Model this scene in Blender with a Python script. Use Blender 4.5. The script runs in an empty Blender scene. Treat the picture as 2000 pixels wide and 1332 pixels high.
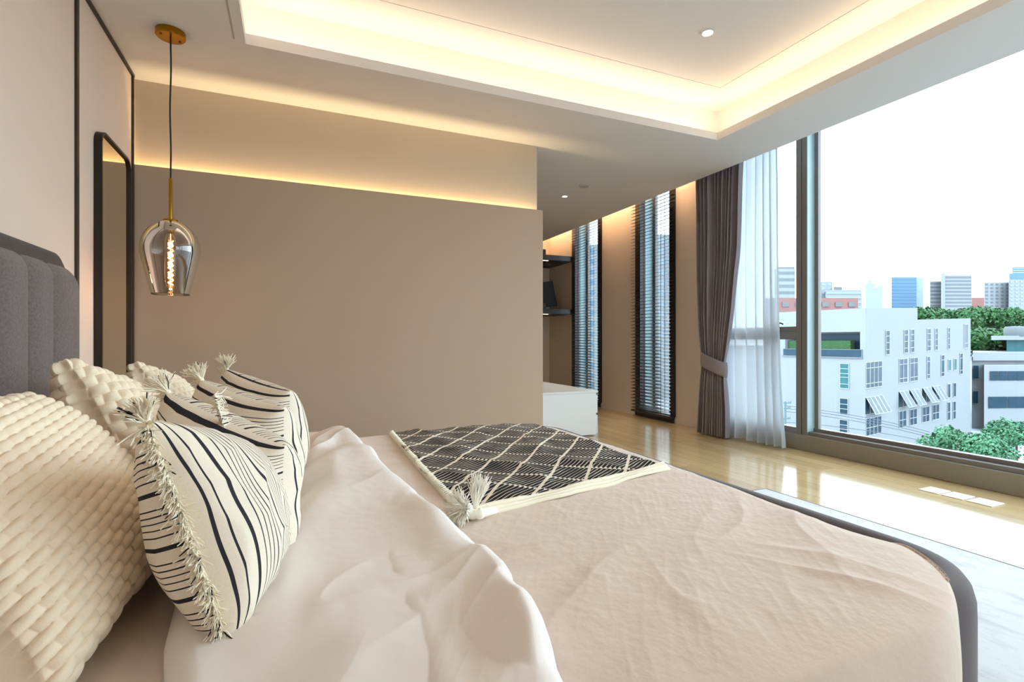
import bpy, math, random
import numpy as np
from mathutils import Vector, Matrix

random.seed(7)
rng = np.random.default_rng(11)
SC = bpy.context.scene
COL = SC.collection
PI = math.pi

# ------------------------------------------------------------------ helpers
def lin(r, g, b):
    def f(c):
        c /= 255.0
        return c / 12.92 if c <= .04045 else ((c + .055) / 1.055) ** 2.4
    return (f(r), f(g), f(b), 1.0)

def tag(o, label=None, cat=None, group=None, kind=None):
    if label: o['label'] = label
    if cat: o['category'] = cat
    if group: o['group'] = group
    if kind: o['kind'] = kind
    return o

def empty(name, loc=(0, 0, 0), label=None, cat=None, group=None, kind=None):
    o = bpy.data.objects.new(name, None)
    o.location = loc
    o.empty_display_size = .1
    COL.objects.link(o)
    return tag(o, label, cat, group, kind)

def link_mesh(name, me, mats, parent=None, smooth=False):
    o = bpy.data.objects.new(name, me)
    for m in (mats if isinstance(mats, (list, tuple)) else [mats]):
        me.materials.append(m)
    COL.objects.link(o)
    if parent is not None:
        o.parent = parent
        # geometry is given in world space: undo the parent's transform
        o.matrix_parent_inverse = world_of(parent).inverted()
    if smooth:
        me.polygons.foreach_set('use_smooth', [True] * len(me.polygons))
    me.update()
    return o

def world_of(o):
    m = o.matrix_basis.copy()
    if o.parent is not None:
        m = world_of(o.parent) @ o.matrix_parent_inverse @ m
    return m

class MB:
    """collects shapes and links them as one mesh"""
    def __init__(s):
        s.v = []; s.f = []; s.mi = []
    def add(s, verts, faces, mi=0):
        b = len(s.v)
        s.v.extend([tuple(p) for p in verts])
        for q in faces:
            s.f.append(tuple(i + b for i in q)); s.mi.append(mi)
    def box(s, x0, x1, y0, y1, z0, z1, mi=0, M=None, bev=0):
        if bev:
            return s.bevbox(x0, x1, y0, y1, z0, z1, bev, mi, M)
        v = [(x, y, z) for z in (z0, z1) for y in (y0, y1) for x in (x0, x1)]
        if M is not None: v = [M @ Vector(p) for p in v]
        s.add(v, [(0, 2, 3, 1), (4, 5, 7, 6), (0, 1, 5, 4), (2, 6, 7, 3), (0, 4, 6, 2), (1, 3, 7, 5)], mi)
    def bevbox(s, x0, x1, y0, y1, z0, z1, b, mi=0, M=None):
        rings = []
        for (z, i) in ((z0, b), (z0 + b, 0), (z1 - b, 0), (z1, b)):
            X0, X1, Y0, Y1 = x0 + i, x1 - i, y0 + i, y1 - i
            c = b
            rings.append([(X0 + c, Y0, z), (X1 - c, Y0, z), (X1, Y0 + c, z), (X1, Y1 - c, z), (X1 - c, Y1, z), (X0 + c, Y1, z), (X0, Y1 - c, z), (X0, Y0 + c, z)])
        s.loft(rings, True, True, mi, M)
    def loft(s, rings, closed=True, caps=True, mi=0, M=None):
        n = len(rings[0]); v = [p for r in rings for p in r]
        if M is not None: v = [M @ Vector(p) for p in v]
        f = []
        for k in range(len(rings) - 1):
            for i in range(n if closed else n - 1):
                j = (i + 1) % n
                f.append((k * n + i, k * n + j, (k + 1) * n + j, (k + 1) * n + i))
        if caps:
            f.append(tuple(reversed(range(n)))); f.append(tuple(range((len(rings) - 1) * n, len(rings) * n)))
        s.add(v, f, mi)
    def lathe(s, prof, c=(0, 0, 0), n=40, caps=False, mi=0, M=None):
        rings = [[(c[0] + r * math.cos(2 * PI * i / n), c[1] + r * math.sin(2 * PI * i / n), c[2] + z) for i in range(n)] for r, z in prof]
        s.loft(rings, True, caps, mi, M)
    def tube(s, pts, r, n=8, mi=0, caps=True):
        pts = [Vector(p) for p in pts]
        rings = []
        up = None
        for i, p in enumerate(pts):
            d = (pts[min(i + 1, len(pts) - 1)] - pts[max(i - 1, 0)]).normalized()
            if up is None:
                up = d.orthogonal().normalized()
            else:
                up = (up - d * up.dot(d)).normalized()
            w = d.cross(up)
            rr = r[i] if isinstance(r, (list, tuple)) else r
            rings.append([p + (up * math.cos(2 * PI * k / n) + w * math.sin(2 * PI * k / n)) * rr for k in range(n)])
        s.loft(rings, True, caps, mi)
    def build(s, name, mats, parent=None, smooth=False, sharp=None):
        me = bpy.data.meshes.new(name)
        me.from_pydata(s.v, [], s.f)
        if isinstance(mats, (list, tuple)):
            me.polygons.foreach_set('material_index', s.mi)
        o = link_mesh(name, me, mats, parent, smooth)
        if smooth and sharp:
            me.set_sharp_from_angle(angle=math.radians(sharp))
        return o

def grid_mesh(name, P, mats, parent=None, uv=None, smooth=True, close_u=False, flip=False):
    """P: (nu, nv, 3) array of points"""
    nu, nv = P.shape[:2]
    idx = np.arange(nu * nv).reshape(nu, nv)
    if close_u: idx = np.vstack([idx, idx[:1]])
    a, b, c, d = idx[:-1, :-1], idx[1:, :-1], idx[1:, 1:], idx[:-1, 1:]
    F = np.stack([a, b, c, d] if not flip else [a, d, c, b], -1).reshape(-1, 4)
    return raw_mesh(name, P.reshape(-1, 3), F, mats, parent, None if uv is None else uv.reshape(-1, 2), smooth)

def raw_mesh(name, V, F, mats, parent=None, uv=None, smooth=True, mi=None):
    V = np.ascontiguousarray(V, dtype=np.float32); F = np.ascontiguousarray(F, dtype=np.int32)
    k = F.shape[1]
    me = bpy.data.meshes.new(name)
    me.vertices.add(len(V)); me.vertices.foreach_set('co', V.ravel())
    me.loops.add(F.size); me.loops.foreach_set('vertex_index', F.ravel())
    me.polygons.add(len(F)); me.polygons.foreach_set('loop_start', np.arange(0, F.size, k, dtype=np.int32))
    if uv is not None:
        l = me.uv_layers.new(name='UVMap')
        u = uv[F.ravel()] if len(uv) == len(V) else uv
        l.data.foreach_set('uv', np.ascontiguousarray(u, dtype=np.float32).ravel())
    if mi is not None:
        me.polygons.foreach_set('material_index', np.ascontiguousarray(mi, dtype=np.int32))
    me.update(calc_edges=True); me.validate()
    return link_mesh(name, me, mats, parent, smooth)

# gradient noise, vectorised
def pnoise(x, y, seed=0):
    x = np.asarray(x, float); y = np.asarray(y, float)
    xi = np.floor(x).astype(np.int64); yi = np.floor(y).astype(np.int64)
    xf = x - xi; yf = y - yi
    def g(ix, iy):
        h = (ix * 374761393 + iy * 668265263 + seed * 974634777) & 0x7fffffff
        h = ((h ^ (h >> 13)) * 1274126177) & 0x7fffffff
        h = h ^ (h >> 16)
        a = (h % 6283) / 1000.0
        return np.cos(a), np.sin(a)
    def dot(ix, iy, dx, dy):
        gx, gy = g(ix, iy); return gx * dx + gy * dy
    u = xf ** 3 * (xf * (xf * 6 - 15) + 10); v = yf ** 3 * (yf * (yf * 6 - 15) + 10)
    n0 = dot(xi, yi, xf, yf) * (1 - u) + dot(xi + 1, yi, xf - 1, yf) * u
    n1 = dot(xi, yi + 1, xf, yf - 1) * (1 - u) + dot(xi + 1, yi + 1, xf - 1, yf - 1) * u
    return (n0 * (1 - v) + n1 * v) * 1.5

def fbm(x, y, seed=0, o=4):
    s = 0; a = 1
    for k in range(o):
        s = s + a * pnoise(x * 2 ** k, y * 2 ** k, seed + k); a *= .5
    return s

def crease(x, y, seed, sharp=3.0):
    """soft ridges like cloth wrinkles, 0..1"""
    n = pnoise(x, y, seed)
    return (1 - np.minimum(np.abs(n) * 1.6, 1)) ** sharp

def sstep(a, b, x):
    t = np.clip((x - a) / (b - a), 0, 1); return t * t * (3 - 2 * t)

# ------------------------------------------------------------------ materials
def new_mat(name):
    m = bpy.data.materials.new(name); m.use_nodes = True
    nt = m.node_tree
    return m, nt, nt.nodes['Principled BSDF']

def nd(nt, t, **kw):
    n = nt.nodes.new(t)
    for k, v in kw.items():
        if hasattr(n, k): setattr(n, k, v)
    return n

def mat(name, col, rough=.6, metal=0.0, spec=.5, bump=None, vary=None, sheen=0, coat=0, emit=None, trans=0):
    """bump=(scale, strength, dist) noise bump; vary=(scale, amount) colour mottling"""
    m, nt, p = new_mat(name)
    p.inputs['Base Color'].default_value = col
    p.inputs['Roughness'].default_value = rough
    p.inputs['Metallic'].default_value = metal
    p.inputs['Specular IOR Level'].default_value = spec
    p.inputs['Sheen Weight'].default_value = sheen
    p.inputs['Coat Weight'].default_value = coat
    if emit:
        p.inputs['Emission Color'].default_value = emit[0]; p.inputs['Emission Strength'].default_value = emit[1]
    tc = nd(nt, 'ShaderNodeTexCoord')
    if bump:
        n = nd(nt, 'ShaderNodeTexNoise'); n.inputs['Scale'].default_value = bump[0]; n.inputs['Detail'].default_value = 4
        nt.links.new(tc.outputs['Object'], n.inputs['Vector'])
        b = nd(nt, 'ShaderNodeBump'); b.inputs['Strength'].default_value = bump[1]; b.inputs['Distance'].default_value = bump[2]
        nt.links.new(n.outputs['Fac'], b.inputs['Height']); nt.links.new(b.outputs['Normal'], p.inputs['Normal'])
    if vary:
        n = nd(nt, 'ShaderNodeTexNoise'); n.inputs['Scale'].default_value = vary[0]; n.inputs['Detail'].default_value = 5
        nt.links.new(tc.outputs['Object'], n.inputs['Vector'])
        mx = nd(nt, 'ShaderNodeMix', data_type='RGBA')
        a = vary[1]
        mx.inputs[6].default_value = tuple(c * (1 - a) for c in col[:3]) + (1,)
        mx.inputs[7].default_value = tuple(min(1, c * (1 + a)) for c in col[:3]) + (1,)
        nt.links.new(n.outputs['Fac'], mx.inputs[0]); nt.links.new(mx.outputs[2], p.inputs['Base Color'])
    return m

def math_node(nt, op, a, b=None, c=None):
    n = nd(nt, 'ShaderNodeMath', operation=op)
    for i, v in enumerate((a, b, c)):
        if v is None: continue
        if isinstance(v, (int, float)): n.inputs[i].default_value = v
        else: nt.links.new(v, n.inputs[i])
    return n.outputs[0]

M = {}
M['ceiling'] = mat('ceiling_paint', (.80, .78, .76, 1), .85, spec=.2)
M['wall'] = mat('wall_panel_beige', lin(228, 209, 194), .75, spec=.25)
M['taupe'] = mat('taupe_wall_covering', lin(184, 163, 142), .8, spec=.2, bump=(260, .10, .002))
M['taupe_up'] = mat('taupe_upper_wall', lin(206, 189, 166), .8, spec=.2)
M['side_wall'] = mat('warm_side_wall', lin(224, 207, 190), .8, spec=.2)
M['trim'] = mat('dark_bronze_trim', lin(70, 62, 54), .45, .6)
M['bronze'] = mat('window_bronze', lin(146, 142, 130), .45, .1)
M['bronze_dark'] = mat('window_bronze_dark', lin(124, 118, 115), .45, .1)
M['reveal'] = mat('window_reveal_metal', lin(165, 188, 190), .4, .1)
M['blackframe'] = mat('black_frame', lin(34, 28, 26), .4, .2)
M['mirror'] = mat('mirror_glass', (.86, .80, .64, 1), .02, 1.0)
M['brass'] = mat('brushed_brass', lin(165, 118, 30), .25, 1.0)
M['cord'] = mat('black_cord', lin(40, 30, 26), .7)
M['charcoal'] = mat('charcoal_fabric', lin(118, 106, 103), .9, spec=.2, bump=(260, .8, .0025), vary=(130, .5), sheen=.2)
M['rim'] = mat('grey_brown_fabric', lin(86, 74, 75), .85, spec=.2, bump=(420, .4, .0015), vary=(300, .18), sheen=.2)
M['cap'] = mat('charcoal_fabric_cap', lin(76, 66, 65), .85, spec=.2, bump=(420, .3, .001), vary=(300, .15), sheen=.15)
M['sheet'] = mat('fitted_sheet_cotton', lin(226, 212, 200), .85, spec=.15, bump=(600, .15, .001))
M['mattress_side'] = mat('mattress_side', lin(140, 118, 104), .9, spec=.1)
M['duvet'] = mat('white_duvet_cotton', lin(237, 228, 222), .75, spec=.2, bump=(14, .12, .006), sheen=.05)
M['coverlet'] = mat('beige_coverlet', lin(218, 198, 182), .92, spec=.1, bump=(55, .22, .004), vary=(26, .035), sheen=.25)
M['knit'] = mat('ivory_chunky_wool', lin(246, 228, 202), .95, spec=.1, bump=(500, .35, .001), sheen=.3)
M['fringe_cream'] = mat('cream_yarn', lin(255, 245, 226), .9, spec=.1)
M['fringe_dark'] = mat('charcoal_yarn', lin(52, 48, 52), .9, spec=.1)
M['white_yarn'] = mat('white_yarn', lin(255, 251, 240), .95, spec=.1, sheen=.3)
M['hem'] = mat('cream_hem', lin(244, 235, 212), .9, spec=.1, bump=(300, .3, .001))
M['curtain'] = mat('taupe_curtain', lin(152, 144, 150), .85, spec=.15, bump=(700, .2, .0008), sheen=.15)
M['slat'] = mat('dark_wood_slat', lin(62, 52, 50), .35, spec=.5)
M['blind_frame'] = mat('dark_wood_frame', lin(52, 42, 40), .4)
M['white_lacquer'] = mat('white_lacquer', lin(238, 240, 240), .3, spec=.5)
M['shelf'] = mat('black_shelf', lin(50, 48, 52), .4)
M['screen'] = mat('black_screen', lin(22, 21, 23), .5, spec=.25)
M['white_plate'] = mat('white_plate', lin(250, 250, 250), .4)
M['white_metal'] = mat('white_metal_ring', lin(225, 222, 218), .4)
M['lamp_on'] = mat('lit_lamp', (1, .95, .85, 1), .5, emit=((1, .86, .68, 1), 14))
M['filament'] = mat('glowing_filament', (1, .6, .25, 1), .5, emit=((1, .50, .16, 1), 26))
M['detector'] = mat('grey_disc', lin(190, 190, 184), .6)

def glass_mat(name, tint, gloss=.06, rough=.0, fres=1.45):
    m, nt, p = new_mat(name)
    nt.nodes.remove(p)
    out = nt.nodes['Material Output']
    t = nd(nt, 'ShaderNodeBsdfTransparent'); t.inputs[0].default_value = tint
    g = nd(nt, 'ShaderNodeBsdfGlossy'); g.inputs['Roughness'].default_value = rough
    f = nd(nt, 'ShaderNodeFresnel'); f.inputs[0].default_value = fres
    mul = math_node(nt, 'MULTIPLY', f.outputs[0], gloss)
    mx = nd(nt, 'ShaderNodeMixShader')
    nt.links.new(mul, mx.inputs[0]); nt.links.new(t.outputs[0], mx.inputs[1]); nt.links.new(g.outputs[0], mx.inputs[2])
    nt.links.new(mx.outputs[0], out.inputs[0])
    return m
M['glass'] = glass_mat('clear_window_glass', (.97, .985, .98, 1), .5)
M['smoke'] = glass_mat('smoked_glass', (.70, .66, .62, 1), 2.2)
M['bulb_glass'] = glass_mat('amber_bulb_glass', (.93, .80, .70, 1), 1.2)

def sheer_mat():
    m, nt, p = new_mat('sheer_white_voile')
    nt.nodes.remove(p); out = nt.nodes['Material Output']
    d = nd(nt, 'ShaderNodeBsdfDiffuse'); d.inputs[0].default_value = (.76, .79, .82, 1)
    t = nd(nt, 'ShaderNodeBsdfTranslucent'); t.inputs[0].default_value = (.50, .53, .56, 1)
    tr = nd(nt, 'ShaderNodeBsdfTransparent')
    a = nd(nt, 'ShaderNodeMixShader'); a.inputs[0].default_value = .5
    b = nd(nt, 'ShaderNodeMixShader'); b.inputs[0].default_value = .07
    nt.links.new(d.outputs[0], a.inputs[1]); nt.links.new(t.outputs[0], a.inputs[2])
    nt.links.new(a.outputs[0], b.inputs[1]); nt.links.new(tr.outputs[0], b.inputs[2])
    nt.links.new(b.outputs[0], out.inputs[0])
    return m
M['sheer'] = sheer_mat()

def floor_mat():
    m, nt, p = new_mat('glossy_oak_planks')
    tc = nd(nt, 'ShaderNodeTexCoord')
    mp = nd(nt, 'ShaderNodeMapping'); mp.inputs['Rotation'].default_value = (0, 0, PI / 2)
    nt.links.new(tc.outputs['Object'], mp.inputs[0])
    br = nd(nt, 'ShaderNodeTexBrick'); br.offset = .37
    for k, v in (('Scale', 1.0), ('Mortar Size', .0012), ('Brick Width', 1.35), ('Row Height', .14), ('Bias', 0)):
        br.inputs[k].default_value = v
    br.inputs['Color1'].default_value = lin(214, 186, 140); br.inputs['Color2'].default_value = lin(198, 168, 122)
    br.inputs['Mortar'].default_value = lin(140, 112, 76)
    nt.links.new(mp.outputs[0], br.inputs['Vector'])
    n = nd(nt, 'ShaderNodeTexNoise'); n.inputs['Scale'].default_value = 3; n.inputs['Detail'].default_value = 6
    mp2 = nd(nt, 'ShaderNodeMapping'); mp2.inputs['Scale'].default_value = (14, .8, 1)
    nt.links.new(tc.outputs['Object'], mp2.inputs[0]); nt.links.new(mp2.outputs[0], n.inputs['Vector'])
    mx = nd(nt, 'ShaderNodeMix', data_type='RGBA', blend_type='MULTIPLY'); mx.inputs[0].default_value = .55
    cr = nd(nt, 'ShaderNodeValToRGB')
    cr.color_ramp.elements[0].position = .3; cr.color_ramp.elements[0].color = (.72, .68, .6, 1)
    cr.color_ramp.elements[1].position = .7; cr.color_ramp.elements[1].color = (1, 1, 1, 1)
    nt.links.new(n.outputs['Fac'], cr.inputs[0])
    nt.links.new(br.outputs['Color'], mx.inputs[6]); nt.links.new(cr.outputs[0], mx.inputs[7])
    nt.links.new(mx.outputs[2], p.inputs['Base Color'])
    p.inputs['Roughness'].default_value = .13
    p.inputs['Specular IOR Level'].default_value = .32
    p.inputs['Coat Weight'].default_value = .08; p.inputs['Coat Roughness'].default_value = .06
    n2 = nd(nt, 'ShaderNodeTexNoise'); n2.inputs['Scale'].default_value = 2.2
    mp3 = nd(nt, 'ShaderNodeMapping'); mp3.inputs['Scale'].default_value = (6, 1, 1)
    nt.links.new(tc.outputs['Object'], mp3.inputs[0]); nt.links.new(mp3.outputs[0], n2.inputs['Vector'])
    b = nd(nt, 'ShaderNodeBump'); b.inputs['Strength'].default_value = .08; b.inputs['Distance'].default_value = .01
    nt.links.new(n2.outputs['Fac'], b.inputs['Height']); nt.links.new(b.outputs[0], p.inputs['Normal'])
    return m
M['floor'] = floor_mat()

def rug_mat():
    m, nt, p = new_mat('pale_mottled_rug')
    tc = nd(nt, 'ShaderNodeTexCoord')
    n = nd(nt, 'ShaderNodeTexNoise'); n.inputs['Scale'].default_value = 5; n.inputs['Detail'].default_value = 9; n.inputs['Roughness'].default_value = .75
    mp = nd(nt, 'ShaderNodeMapping'); mp.inputs['Scale'].default_value = (2.6, 1, 1); mp.inputs['Rotation'].default_value = (0, 0, .5)
    nt.links.new(tc.outputs['Object'], mp.inputs[0]); nt.links.new(mp.outputs[0], n.inputs['Vector'])
    cr = nd(nt, 'ShaderNodeValToRGB')
    cr.color_ramp.elements[0].position = .28; cr.color_ramp.elements[0].color = lin(176, 176, 180)
    cr.color_ramp.elements[1].position = .52; cr.color_ramp.elements[1].color = lin(208, 208, 210)
    nt.links.new(n.outputs['Fac'], cr.inputs[0]); nt.links.new(cr.outputs[0], p.inputs['Base Color'])
    p.inputs['Roughness'].default_value = .8; p.inputs['Sheen Weight'].default_value = .3
    n2 = nd(nt, 'ShaderNodeTexNoise'); n2.inputs['Scale'].default_value = 300
    nt.links.new(tc.outputs['Object'], n2.inputs['Vector'])
    b = nd(nt, 'ShaderNodeBump'); b.inputs['Strength'].default_value = .4; b.inputs['Distance'].default_value = .003
    nt.links.new(n2.outputs['Fac'], b.inputs['Height']); nt.links.new(b.outputs[0], p.inputs['Normal'])
    return m
M['rug'] = rug_mat()

CREAM = lin(234, 221, 202); INK = lin(50, 47, 53)
def stripe_mat():
    """woven ticking stripes along V, driven by UV in metres"""
    m, nt, p = new_mat('striped_ticking')
    uv = nd(nt, 'ShaderNodeUVMap'); sp = nd(nt, 'ShaderNodeSeparateXYZ')
    nt.links.new(uv.outputs[0], sp.inputs[0])
    f = math_node(nt, 'FRACT', math_node(nt, 'DIVIDE', sp.outputs[0], .086))
    cr = nd(nt, 'ShaderNodeValToRGB'); e = cr.color_ramp; e.interpolation = 'CONSTANT'
    lines = [(0, .082), (.25, .025), (.385, .025), (.505, .025), (.625, .025), (.745, .025)]
    e.elements[0].position = 0; e.elements[0].color = INK
    e.elements[1].position = lines[0][1]; e.elements[1].color = CREAM
    for a, w in lines[1:]:
        q = e.elements.new(a); q.color = INK
        q = e.elements.new(a + w); q.color = CREAM
    nt.links.new(f, cr.inputs[0])
    tc = nd(nt, 'ShaderNodeTexCoord')
    n = nd(nt, 'ShaderNodeTexNoise'); n.inputs['Scale'].default_value = 420; n.inputs['Detail'].default_value = 3
    nt.links.new(tc.outputs['Object'], n.inputs['Vector'])
    mx = nd(nt, 'ShaderNodeMix', data_type='RGBA', blend_type='MULTIPLY'); mx.inputs[0].default_value = .35
    nt.links.new(cr.outputs[0], mx.inputs[6]); nt.links.new(n.outputs['Color'], mx.inputs[7])
    hs = nd(nt, 'ShaderNodeMix', data_type='RGBA', blend_type='MULTIPLY'); hs.inputs[0].default_value = .35
    g = nd(nt, 'ShaderNodeMapRange'); g.inputs[3].default_value = .75; g.inputs[4].default_value = 1.25
    nt.links.new(n.outputs['Fac'], g.inputs[0])
    nt.links.new(cr.outputs[0], hs.inputs[6]); nt.links.new(g.outputs[0], hs.inputs[7])
    nt.links.new(hs.outputs[2], p.inputs['Base Color'])
    p.inputs['Roughness'].default_value = .9; p.inputs['Specular IOR Level'].default_value = .15
    b = nd(nt, 'ShaderNodeBump'); b.inputs['Strength'].default_value = .3; b.inputs['Distance'].default_value = .001
    nt.links.new(n.outputs['Fac'], b.inputs['Height']); nt.links.new(b.outputs[0], p.inputs['Normal'])
    return m
M['stripe'] = stripe_mat()

def throw_mat():
    """charcoal throw: cream hatch, solid cream diagonals one way, dotted cream diagonals the other way"""
    m, nt, p = new_mat('diamond_weave')
    uv = nd(nt, 'ShaderNodeUVMap'); sp = nd(nt, 'ShaderNodeSeparateXYZ')
    nt.links.new(uv.outputs[0], sp.inputs[0])
    U, V = sp.outputs[0], sp.outputs[1]
    def band(x, period, width):
        f = math_node(nt, 'FRACT', math_node(nt, 'DIVIDE', x, period))
        return math_node(nt, 'LESS_THAN', f, width)
    d1 = math_node(nt, 'SUBTRACT', V, U); d2 = math_node(nt, 'ADD', V, U)
    solid = band(math_node(nt, 'ADD', d1, .05), .205, .085)
    dots = math_node(nt, 'MULTIPLY', band(math_node(nt, 'ADD', d2, .09), .205, .10), band(d1, .0262, .55))
    # hatch: fine cream lines, direction swaps in every second diamond row
    hx = math_node(nt, 'SUBTRACT', V, math_node(nt, 'MULTIPLY', U, .42))
    n = nd(nt, 'ShaderNodeTexNoise'); n.inputs['Scale'].default_value = 9
    nt.links.new(uv.outputs[0], n.inputs['Vector'])
    wid = math_node(nt, 'ADD', math_node(nt, 'MULTIPLY', n.outputs['Fac'], .62), -.09)
    hf = math_node(nt, 'FRACT', math_node(nt, 'DIVIDE', hx, .0185))
    hatch = math_node(nt, 'MULTIPLY', math_node(nt, 'LESS_THAN', hf, wid), .8)
    fac = math_node(nt, 'MAXIMUM', math_node(nt, 'MAXIMUM', solid, dots), hatch)
    mx = nd(nt, 'ShaderNodeMix', data_type='RGBA')
    mx.inputs[6].default_value = lin(44, 42, 47); mx.inputs[7].default_value = lin(240, 230, 212)
    nt.links.new(fac, mx.inputs[0]); nt.links.new(mx.outputs[2], p.inputs['Base Color'])
    p.inputs['Roughness'].default_value = .95; p.inputs['Specular IOR Level'].default_value = .1
    b = nd(nt, 'ShaderNodeBump'); b.inputs['Strength'].default_value = .5; b.inputs['Distance'].default_value = .003
    nt.links.new(fac, b.inputs['Height']); nt.links.new(b.outputs[0], p.inputs['Normal'])
    return m
M['throw'] = throw_mat()

# outdoors (matt, colours darkened below real paint to balance the bright outdoor exposure)
def lino(r, g, b, k=.55):
    c = lin(r, g, b); return (c[0] * k, c[1] * k, c[2] * k, 1)
M['render_white'] = mat('white_render', (.205, .211, .222, 1), .9, spec=.1, vary=(.35, .04))
M['ext_glass'] = mat('teal_window_glass', lino(56, 90, 112, .32), .3, spec=.15, vary=(1.4, .45))
M['ext_glass_light'] = mat('curtained_window_glass', lino(104, 120, 138, .32), .3, spec=.15, vary=(2.5, .3))
M['ext_glass_teal'] = mat('teal_glass_panel', lino(66, 130, 136, .4), .3, spec=.15, vary=(1.4, .2))
M['ext_frame'] = mat('white_window_frame', (.25, .26, .265, 1), .6)
M['ext_grey'] = mat('grey_concrete', lino(122, 126, 130), .85)
M['ext_brick'] = mat('red_brick', lino(160, 112, 106), .9, vary=(.6, .1))
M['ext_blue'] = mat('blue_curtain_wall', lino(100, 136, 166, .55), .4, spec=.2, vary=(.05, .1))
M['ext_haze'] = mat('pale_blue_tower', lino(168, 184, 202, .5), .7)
M['leaf'] = mat('leaf_green', lino(52, 104, 50), .6, spec=.3, vary=(.9, .6))
M['leaf2'] = mat('leaf_bluegreen', lino(74, 132, 92), .6, spec=.3, vary=(1.6, .6))
M['hedge'] = mat('hedge_green', lino(70, 128, 66, .4), .8, vary=(9, .7), bump=(14, 1, .2))
M['bark'] = mat('bark', lino(90, 78, 66), .9)
M['ground'] = mat('pale_street', (.2, .215, .23, 1), .9, vary=(.1, .12))
M['pole'] = mat('utility_pole_grey', lino(88, 124, 130), .8)
M['cable'] = mat('cable_grey', lino(96, 108, 122), .7)

# ------------------------------------------------------------------ room dimensions (metres, camera at the origin of X/Y)
XH = -.943      # headboard wall
XW = 4.284      # window wall
YP = 4.044      # partition
YB = 8.25       # far end of the room beyond the partition
YR = -2.2       # behind the camera
ZC = 2.71       # lower ceiling
ZT = 3.05       # tray ceiling
XE = 3.954      # ceiling edge at the curtain pocket

def structure(mb, name, m, parent=None, smooth=False):
    o = mb.build(name, m, parent, smooth)
    if parent is None: o['kind'] = 'structure'
    return o

b = MB(); b.box(XH - .1, XW + .25, YR - .1, YB + .1, -.12, 0); structure(b, 'floor', M['floor'])
b = MB(); b.box(XH - .1, XH, YR, YB, 0, ZC); structure(b, 'wall_left', M['wall'])
b = MB(); b.box(XH - .1, XW + .25, YR - .1, YR, 2.66, 3.05); b.box(XH - .1, 2.6, YR - .1, YR, 0, 2.66); b.box(2.6, XW + .25, YR - .1, YR, 0, .12); structure(b, 'wall_rear', M['wall'])
w5 = empty('added_rear_window', (1.7, YR, 0), kind='structure')  # unseen window, added behind the camera to let in extra daylight
b = MB(); b.box(2.6, XW + .25, YR - .08, YR, .12, .2); b.box(2.6, XW + .25, YR - .08, YR, 2.58, 2.66)
for xx in (2.6, 3.5, XW + .1): b.box(xx, xx + .07, YR - .08, YR, .2, 2.58)
b.build('frame', M['bronze_dark'], w5)
b = MB(); b.box(2.62, XW + .15, YR - .05, YR - .045, .19, 2.6); b.build('pane', M['glass'], w5)
b = MB(); b.box(XH - .1, XW + .25, YB, YB + .1, 0, 3.05); structure(b, 'wall_back', M['side_wall'])
# partition: recessed upper wall and a lower panel standing proud of it, light slot between
b = MB(); b.box(XH, 1.975, YP, YP + .18, 0, ZC); structure(b, 'wall_far', M['taupe_up'])
b = MB()
b.box(XH, 2.004, 3.985, 4.004, 0, 2.137)
b.box(1.985, 2.004, 4.004, YP + .19, 0, 2.137)
b.box(XH, 1.985, 4.004, YP, 0, 2.06)
structure(b, 'trim_1', M['taupe'])

# ceiling: lower slab with the tray opening, lip, trough, riser, raised field with a shadow groove
TX0, TX1, TY0, TY1 = -.245, 3.326, -1.3, 3.312
b = MB()
zc1 = ZC + .05
L = .018; zl = ZC + .062
b.box(XH - .1, TX0 - L, YR, YB, ZC, zc1); b.box(TX1 + L, XE, YR, YB, ZC, zc1)
b.box(TX0 - L, TX1 + L, TY1 + L, YB, ZC, zc1); b.box(TX0 - L, TX1 + L, YR, TY0 - L, ZC, zc1)
# lip
b.box(TX0 - L, TX0, TY0 - L, TY1 + L, ZC, zl); b.box(TX1, TX1 + L, TY0 - L, TY1 + L, ZC, zl)
b.box(TX0, TX1, TY1, TY1 + L, ZC, zl); b.box(TX0, TX1, TY0 - L, TY0, ZC, zl)
# riser
R0 = .17
b.box(TX0 - R0 - .05, TX0 - R0, TY0 - R0, TY1 + R0, zc1, ZT + .05); b.box(TX1 + R0, TX1 + R0 + .05, TY0 - R0, TY1 + R0, zc1, ZT + .05)
b.box(TX0 - R0, TX1 + R0, TY1 + R0, TY1 + R0 + .05, zc1, ZT + .05); b.box(TX0 - R0, TX1 + R0, TY0 - R0 - .05, TY0 - R0, zc1, ZT + .05)
# raised field: border and middle separated by a groove
gx0, gx1, gy0, gy1 = TX0 + .1, 3.19, TY0 + .1, 3.146
g = .006
b.box(TX0 - R0, gx0, TY0 - R0, TY1 + R0, ZT, ZT + .05); b.box(gx1, TX1 + R0, TY0 - R0, TY1 + R0, ZT, ZT + .05)
b.box(gx0, gx1, gy1, TY1 + R0, ZT, ZT + .05); b.box(gx0, gx1, TY0 - R0, gy0, ZT, ZT + .05)
b.box(gx0 + g, gx1 - g, gy0 + g, gy1 - g, ZT, ZT + .05)
b.box(gx0 - .05, gx1 + .05, gy0 - .05, gy1 + .05, ZT + .045, ZT + .06)
# curtain pocket
b.box(XE - .04, XE, YR, YB, zc1, ZT); b.box(XE - .04, XW + .25, YR, YB, ZT, ZT + .05)
# shadow line beside the tray on the bed side
structure(b, 'ceiling', M['ceiling'])
b = MB(); b.box(TX0 - .062, TX0 - .052, TY0 - .05, TY1 - .03, ZC - .0015, ZC + .002); structure(b, 'trim_2', mat('ceiling_shadow_line', lin(188, 178, 166), .8))

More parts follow.
